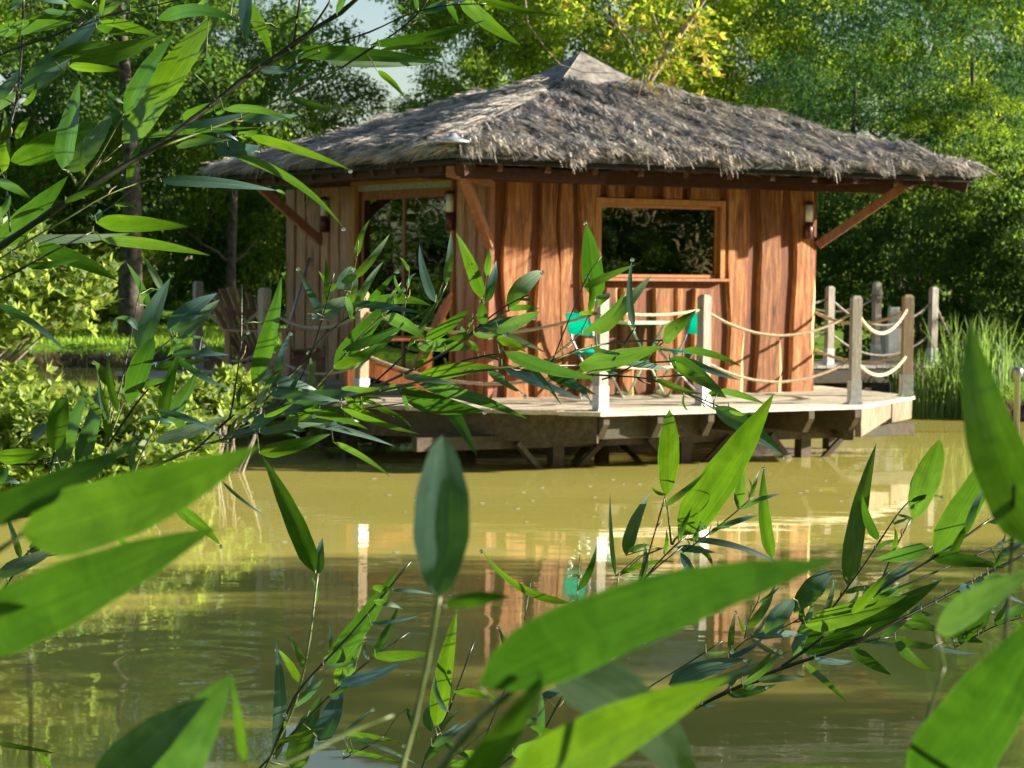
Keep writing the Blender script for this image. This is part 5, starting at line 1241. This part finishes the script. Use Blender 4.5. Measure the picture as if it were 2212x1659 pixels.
# --- long middle branch
branch('bamboo_branch', 'long leafy bamboo branch reaching across the middle in front of the deck', 3.1, [
  ([(330, 1010), (383, 985), (440, 960), (520, 940), (600, 925), (670, 890), (740, 862), (837, 842), (897, 826), (960, 812), (1037, 800), (1130, 790), (1237, 790), (1340, 787), (1400, 783), (1474, 780)], 6, 'culm_green'),
  ([(420, 975), (495, 903), (560, 855), (616, 820), (650, 787), (682, 755)], 5, 'culm_dark'), ([(480, 950), (540, 900), (605, 830), (640, 800), (680, 757)], 6), ([(495, 903), (503, 873), (512, 810), (521, 750), (522, 680), (522, 617)], 4, 'culm_dark'),
  ([(600, 880), (644, 834), (678, 748), (699, 680), (721, 590)], 4, 'culm_dark'), ([(640, 885), (678, 842), (720, 795), (757, 750), (800, 705), (850, 660)], 5), ([(665, 770), (685, 740), (730, 700), (790, 660)], 5, 'culm_dark'),
  ([(600, 925), (700, 900), (800, 880), (880, 870)], 4), ([(1130, 800), (1250, 808), (1404, 816), (1474, 846), (1553, 877), (1600, 905)], 4, 'culm_dark'), ([(797, 836), (850, 790), (887, 753), (930, 680), (967, 610)], 4, 'culm_dark'),
  ([(817, 833), (900, 795), (977, 753), (1050, 700), (1104, 668)], 6), ([(977, 753), (1040, 700), (1090, 660), (1144, 636)], 4, 'culm_dark'), ([(997, 780), (1040, 770), (1080, 763)], 4, 'culm_dark'),
  ([(1170, 790), (1220, 750), (1257, 720), (1284, 650)], 4), ([(1190, 788), (1225, 700), (1250, 640), (1270, 590), (1300, 553)], 3, 'culm_dark'), ([(1187, 783), (1247, 755), (1330, 738), (1440, 735)], 5), ([(1347, 745), (1360, 725), (1372, 708)], 5, 'culm_dark'),
  ([(1300, 820), (1337, 808), (1390, 775), (1437, 736)], 4, 'culm_dark'), ([(1000, 735), (1020, 690), (1045, 655)], 4), ([(740, 690), (752, 655), (770, 560), (774, 520)], 3), ([(870, 690), (877, 650), (884, 590)], 2), ([(1404, 816), (1474, 810), (1530, 812)], 3, 'culm_dark'),
  ([(1474, 846), (1520, 870), (1545, 885)], 3), ([(500, 935), (640, 870), (760, 850)], 4), ([(560, 905), (640, 895), (740, 880), (800, 860)], 4), ([(1500, 1040), (1510, 1000), (1437, 1070)], 0.5)],
 [
  (545, 832, 608, 597, 38, 'g', 6), (563, 818, 690, 845, 22, 'b', -6), (580, 850, 740, 868, 20, 'b', -4), (600, 888, 780, 850, 34, 'b', -10), (613, 890, 762, 936, 18, 'b', -6), (653, 890, 796, 928, 18, 'g', -8), (620, 905, 855, 965, 16, 'b', -8, ''),
  (560, 980, 715, 937, 32, 'd', 3), (480, 942, 660, 925, 12, 'b', -6), (700, 685, 748, 640, 38, 'b', -4), (745, 645, 757, 692, 15, 'g', -6), (742, 628, 764, 578, 36, 'b', -4, 'dr'), (752, 658, 770, 585, 20, 'b', 3), (722, 797, 853, 641, 42, 'g', -3),
  (757, 783, 862, 715, 20, 'd', 4), (790, 662, 932, 661, 24, 'g', -16), (757, 655, 912, 677, 17, 'b', -4), (833, 683, 920, 735, 28, 'g', -6), (740, 756, 906, 680, 20, 'd', 8), (880, 752, 967, 610, 13, 'd', 3), (920, 733, 1017, 663, 26, 'g', 4, 's'),
  (900, 745, 1030, 755, 30, 'g', -4), (957, 748, 1022, 712, 17, 'd', -2), (1040, 700, 1040, 648, 23, 'g', 2, 'd'), (1040, 645, 985, 503, 28, 'g', 4, 's'), (1045, 657, 1072, 563, 23, 'b', 4), (1050, 595, 1056, 535, 15, 'g'), (1098, 668, 1172, 586, 38, 'b', -10, 'dr'),
  (1100, 669, 1168, 667, 14, 'g', -4), (1075, 706, 1168, 672, 30, 'g', 6, 's'), (1045, 707, 1184, 765, 13, 'b', -4), (1073, 733, 1137, 762, 20, 'g', -5), (897, 822, 1092, 797, 32, 'g', -12), (1090, 760, 1293, 818, 30, 'g', 8), (1120, 770, 1214, 877, 13, 'b', -6),
  (1083, 787, 1254, 860, 22, 'b', 4), (1250, 788, 1434, 747, 42, 'g', 6), (1284, 645, 1265, 480, 48, 'g', 3, 'd'), (1290, 652, 1314, 632, 22, 'g'), (1284, 722, 1408, 593, 32, 'b', 4), (1257, 720, 1353, 625, 17, 'g', 12), (1370, 708, 1366, 558, 15, 'b', -8, 'd'),
  (1250, 678, 1303, 682, 9, 'g', -4), (1432, 738, 1504, 670, 31, 'g', -4, 's'), (863, 850, 1047, 888, 44, 'g', 6, 'd'), (905, 830, 1140, 905, 28, 'g', -8), (943, 847, 1030, 985, 29, 'd', -6), (737, 838, 832, 836, 15, 'g'), (737, 862, 817, 846, 15, 'b'),
  (737, 857, 852, 893, 10, 'g', -8, 'd'), (820, 842, 902, 832, 13, 'g'), (737, 882, 907, 938, 14, 'g', 4), (720, 955, 843, 1030, 13, 'g', -6), (780, 862, 776, 892, 9, 'g'), (870, 855, 884, 888, 10, 'g'), (1475, 755, 1603, 793, 16, 'g', -8), (1475, 772, 1602, 822, 15, 'b', 4),
  (1447, 773, 1568, 858, 36, 'd', -4, 's'), (1553, 843, 1652, 873, 15, 'g', -4), (1530, 850, 1570, 860, 12, 'd'), (1543, 880, 1695, 985, 38, 'b', -6, 'd'), (540, 925, 640, 870, 26, 'b', -4), (675, 676, 700, 690, 8, 'b'), (560, 935, 700, 915, 18, 'b', -4),
  (800, 770, 757, 800, 12, 'b'), (1010, 735, 990, 700, 10, 'g'), (1030, 760, 1010, 735, 10, 'g'), (1140, 783, 1160, 770, 14, 'g'), (680, 690, 663, 678, 8, 'b'), (575, 700, 560, 690, 6, 'g'), (690, 880, 620, 905, 16, 'g'), (760, 905, 700, 925, 14, 'b')], 3, fill=72)

# --- lower right branch
branch('bamboo_branch', 'leafy bamboo branch with dark thin culms crossing the lower right corner', 2.9, [
  ([(1500, 1530), (1558, 1500), (1630, 1468), (1695, 1440), (1775, 1416), (1860, 1380), (1941, 1340), (2020, 1300), (2110, 1250), (2230, 1190)], 8, 'culm_dark'), ([(1688, 1440), (1760, 1390), (1828, 1335), (1870, 1310), (1900, 1272), (1990, 1222), (2070, 1170), (2141, 1120)], 6, 'culm_dark'),
  ([(1828, 1336), (1898, 1286), (1970, 1258), (2051, 1223), (2120, 1195), (2188, 1163), (2235, 1145)], 5, 'culm_dark'), ([(1885, 1295), (1910, 1240), (1930, 1190), (1967, 1122)], 4, 'culm_dark'), ([(1768, 1355), (1815, 1290), (1865, 1223), (1941, 1106), (1962, 1085)], 4, 'culm_dark'),
  ([(1558, 1500), (1600, 1482), (1648, 1470)], 6, 'culm_dark'), ([(1540, 1450), (1575, 1418), (1608, 1380), (1695, 1356), (1731, 1333)], 4), ([(1475, 1193), (1530, 1155), (1590, 1106), (1630, 1070)], 4, 'culm_dark'), ([(1828, 1393), (1880, 1382), (1935, 1375)], 5, 'culm_dark'),
  ([(1608, 1380), (1620, 1330), (1637, 1300)], 3), ([(1770, 1400), (1780, 1350), (1800, 1320)], 2), ([(2060, 1400), (2150, 1350), (2220, 1330)], 3, 'culm_dark'), ([(1430, 1185), (1450, 1175), (1475, 1193)], 2)],
 [
  (1465, 1158, 1672, 850, 80, 'g', 5), (1668, 1208, 1650, 1010, 28, 'g', -8, 'd'), (1832, 1270, 1893, 957, 42, 'd', -8), (1970, 1120, 2028, 950, 58, 'g', 2, 'r'), (2015, 1203, 2187, 912, 64, 'g', 5), (2007, 1183, 1888, 1207, 32, 'g', -3),
  (1797, 1233, 1715, 1325, 46, 'b', 5, 'r'), (1712, 1293, 1655, 1378, 42, 'b', 4, 'r'), (1740, 1352, 1960, 1285, 46, 'g', 3), (1722, 1408, 2035, 1252, 62, 'd', 10), (1445, 1478, 1610, 1422, 42, 'b', -8, 'd'), (1440, 1502, 1712, 1402, 24, 'b', 10), (1835, 1393, 1925, 1458, 26, 'g', 4),
  (1735, 1432, 1832, 1520, 14, 'g', -3), (2010, 1203, 2170, 1228, 30, 'd', -4), (1960, 1330, 2015, 1355, 20, 'g'), (2040, 1358, 2125, 1388, 24, 'g', 3), (2015, 1397, 2115, 1412, 8, 'b', 4), (1330, 1245, 1318, 1065, 10, 'b', -4), (1352, 1200, 1405, 1065, 28, 'b', -8),
  (1358, 1193, 1402, 1177, 13, 'd', -3), (1340, 1242, 1457, 1213, 12, 'd', -10), (1437, 1072, 1446, 885, 46, 'g', 3, 'r'), (1437, 1070, 1405, 1050, 8, 'g', -3), (2070, 1272, 2140, 1266, 24, 'b', 3), (1737, 1345, 1739, 1310, 15, 'g'), (1722, 1395, 1733, 1350, 14, 'g'),
  (1480, 1165, 1700, 1228, 14, 'b', -16), (1500, 1180, 1540, 1230, 12, 'd', -10), (1820, 1370, 1980, 1400, 10, 'b', 4), (2150, 1205, 2220, 1160, 18, 'b'), (2120, 1250, 2200, 1300, 26, 'g', -4), (2150, 1340, 2220, 1300, 22, 'b'), (1650, 1380, 1690, 1360, 8, 'd'), (1970, 1125, 1935, 1112, 8, 'd')], 4, fill=84)

# --- sprigs at the bottom centre
branch('bamboo_sprig', 'thin dark bamboo sprigs rising from the bottom edge left of the middle', 2.6, [
  ([(560, 1690), (600, 1600), (627, 1550), (650, 1480), (663, 1416), (675, 1340), (683, 1266), (687, 1238)], 6), ([(570, 1675), (633, 1506), (680, 1450), (737, 1393), (800, 1320), (887, 1213)], 6, 'culm_dark'), ([(560, 1660), (640, 1575), (733, 1482), (800, 1425), (885, 1365)], 5, 'culm_dark'),
  ([(900, 1690), (930, 1610), (960, 1560), (990, 1480), (1024, 1386)], 5, 'culm_dark'), ([(1030, 1640), (1070, 1540), (1117, 1426)], 4, 'culm_dark'), ([(1130, 1670), (1170, 1590), (1200, 1530), (1250, 1440), (1290, 1393), (1385, 1256), (1440, 1195), (1480, 1160)], 5, 'culm_dark'),
  ([(1040, 1690), (1100, 1635), (1165, 1600)], 4, 'culm_dark'), ([(1270, 1460), (1297, 1440), (1347, 1386)], 4, 'culm_dark'), ([(1340, 1530), (1383, 1496), (1475, 1440), (1560, 1385)], 4, 'culm_dark'), ([(1245, 1310), (1250, 1250), (1253, 1190)], 2, 'culm_dark'),
  ([(1310, 1360), (1330, 1290), (1337, 1237)], 4), ([(1370, 1300), (1400, 1200), (1427, 1106), (1437, 1072)], 4, 'culm_dark'), ([(1360, 1290), (1400, 1240), (1475, 1180)], 4, 'culm_dark'), ([(1133, 1340), (1140, 1290), (1150, 1240)], 2, 'culm_dark'), ([(740, 1640), (800, 1610), (830, 1590)], 3, 'culm_dark'),
  ([(0, 1285), (40, 1225), (65, 1180), (130, 1165), (190, 1168)], 5, 'culm_dark'), ([(60, 1190), (95, 1205), (150, 1190), (190, 1168)], 4, 'culm_dark'), ([(0, 1290), (25, 1275), (45, 1262)], 3, 'culm_dark'), ([(900, 1690), (1000, 1620), (1060, 1570)], 3)],
 [
  (680, 1237, 567, 985, 44, 'd', 5), (690, 1240, 697, 1160, 22, 'b', -3), (597, 1640, 597, 1385, 30, 'b', 8), (375, 1095, 477, 1178, 28, 'g', -6, 'd'), (45, 1262, 240, 1234, 24, 'd', -10), (75, 1165, 77, 1210, 24, 'g'), (-8, 1240, 132, 1175, 32, 'b', 4), (-5, 1607, 120, 1627, 10, 'd'),
  (80, 1630, 110, 1665, 14, 'g'), (632, 1665, 695, 1500, 52, 'd', -4), (690, 1600, 738, 1478, 44, 'b', 4), (706, 1442, 860, 1228, 44, 'g', 6), (725, 1482, 770, 1385, 40, 'g', 6), (730, 1480, 872, 1426, 28, 'b', 6), (940, 1572, 988, 1315, 40, 'g', -3), (934, 1582, 975, 1475, 48, 'b', -10),
  (1230, 1302, 1040, 1188, 17, 'g', -26, 'd'), (1090, 1460, 1200, 1408, 40, 'b', 4), (980, 1495, 1086, 1518, 18, 'g', -8), (737, 1586, 872, 1608, 11, 'g', -6, 'd'), (745, 1590, 902, 1652, 10, 'b', -6), (737, 1622, 880, 1655, 9, 'g', -6), (737, 1590, 805, 1530, 9, 'b', 0, 'd'),
  (1107, 1632, 1230, 1605, 32, 'g', -6), (1165, 1512, 1237, 1480, 18, 'b', -3), (1225, 1488, 1288, 1526, 11, 'b', -3), (1145, 1572, 1222, 1597, 13, 'g', -4), (805, 1272, 848, 1276, 14, 'g', -3), (848, 1275, 937, 1284, 8, 'b'), (807, 1300, 870, 1316, 14, 'b', -4), (665, 1512, 680, 1450, 14, 'b'),
  (800, 1345, 905, 1330, 8, 'b'), (250, 1160, 290, 1208, 10, 'g', -6), (1290, 1400, 1310, 1370, 26, 'b'), (160, 1348, 190, 1375, 7, 'g'), (480, 1040, 573, 1115, 7, 'b', 4), (300, 1105, 360, 1115, 10, 'g'), (880, 1530, 905, 1600, 12, 'd'), (1130, 1560, 1170, 1540, 10, 'b'), (960, 1600, 1020, 1640, 16, 'd')], 5, fill=40)

# --- blurred near leaves
branch('bamboo_sprig', 'large blurred bamboo leaves close to the lens at the left edge', 0.85, [
  ([(-60, 1240), (-10, 1192), (50, 1155)], 14, 'culm_green'), ([(66, 1680), (67, 1540), (64, 1400)], 9, 'culm_dark')],
 [(42, 1152, 562, 962, 140, 'g', 22), (-60, 1128, 300, 955, 66, 'd', 6), (-90, 1392, 472, 1138, 138, 'g', -4), (-40, 1322, 60, 1310, 30, 'g')], 6, 0.02, sheaths=0)
branch('bamboo_sprig', 'single upright blurred bluish leaf on a thin stalk near the lens in the middle', 0.95, [
  ([(850, 1720), (890, 1580), (917, 1460), (935, 1370), (948, 1290)], 13, 'culm_green')],
 [(948, 1290, 955, 940, 122, 'b', 3, 'r'), (968, 1312, 1102, 1290, 34, 'd', -8)], 7, 0.01, sheaths=0)
branch('bamboo_sprig', 'large blurred bamboo leaves close to the lens below the middle', 0.80, [
  ([(900, 1740), (980, 1620), (1037, 1553), (1110, 1490), (1190, 1440)], 20, 'culm_green')],
 [(1032, 1482, 1808, 1212, 150, 'g', -36), (1180, 1440, 1520, 1760, 130, 'b', -60), (1080, 1720, 1580, 1462, 128, 'g', -10), (990, 1720, 1190, 1440, 66, 'd', 4)], 8, 0.02, sheaths=0)
branch('bamboo_sprig', 'pair of blurred bamboo leaves close to the lens at the bottom left', 0.90, [
  ([(470, 1720), (520, 1690), (640, 1640), (760, 1580), (850, 1545)], 9, 'culm_green')],
 [(210, 1720, 452, 1505, 96, 'b', -14), (325, 1740, 502, 1455, 124, 'g', -6), (528, 1650, 500, 1455, 20, 'g', 0)], 9, 0.02, sheaths=0)
branch('bamboo_sprig', 'large blurred bamboo leaves close to the lens at the right edge', 0.95, [
  ([(2120, 1700), (2165, 1450), (2185, 1200), (2190, 1050)], 11, 'culm_dark'), ([(1960, 1700), (2000, 1560), (2040, 1440)], 8, 'culm_green')],
 [(1975, 1740, 2265, 1310, 170, 'g', 10), (2262, 1190, 2096, 688, 124, 'd', -36), (2020, 1360, 2250, 1225, 64, 'b', -6)], 10, 0.02, sheaths=0)
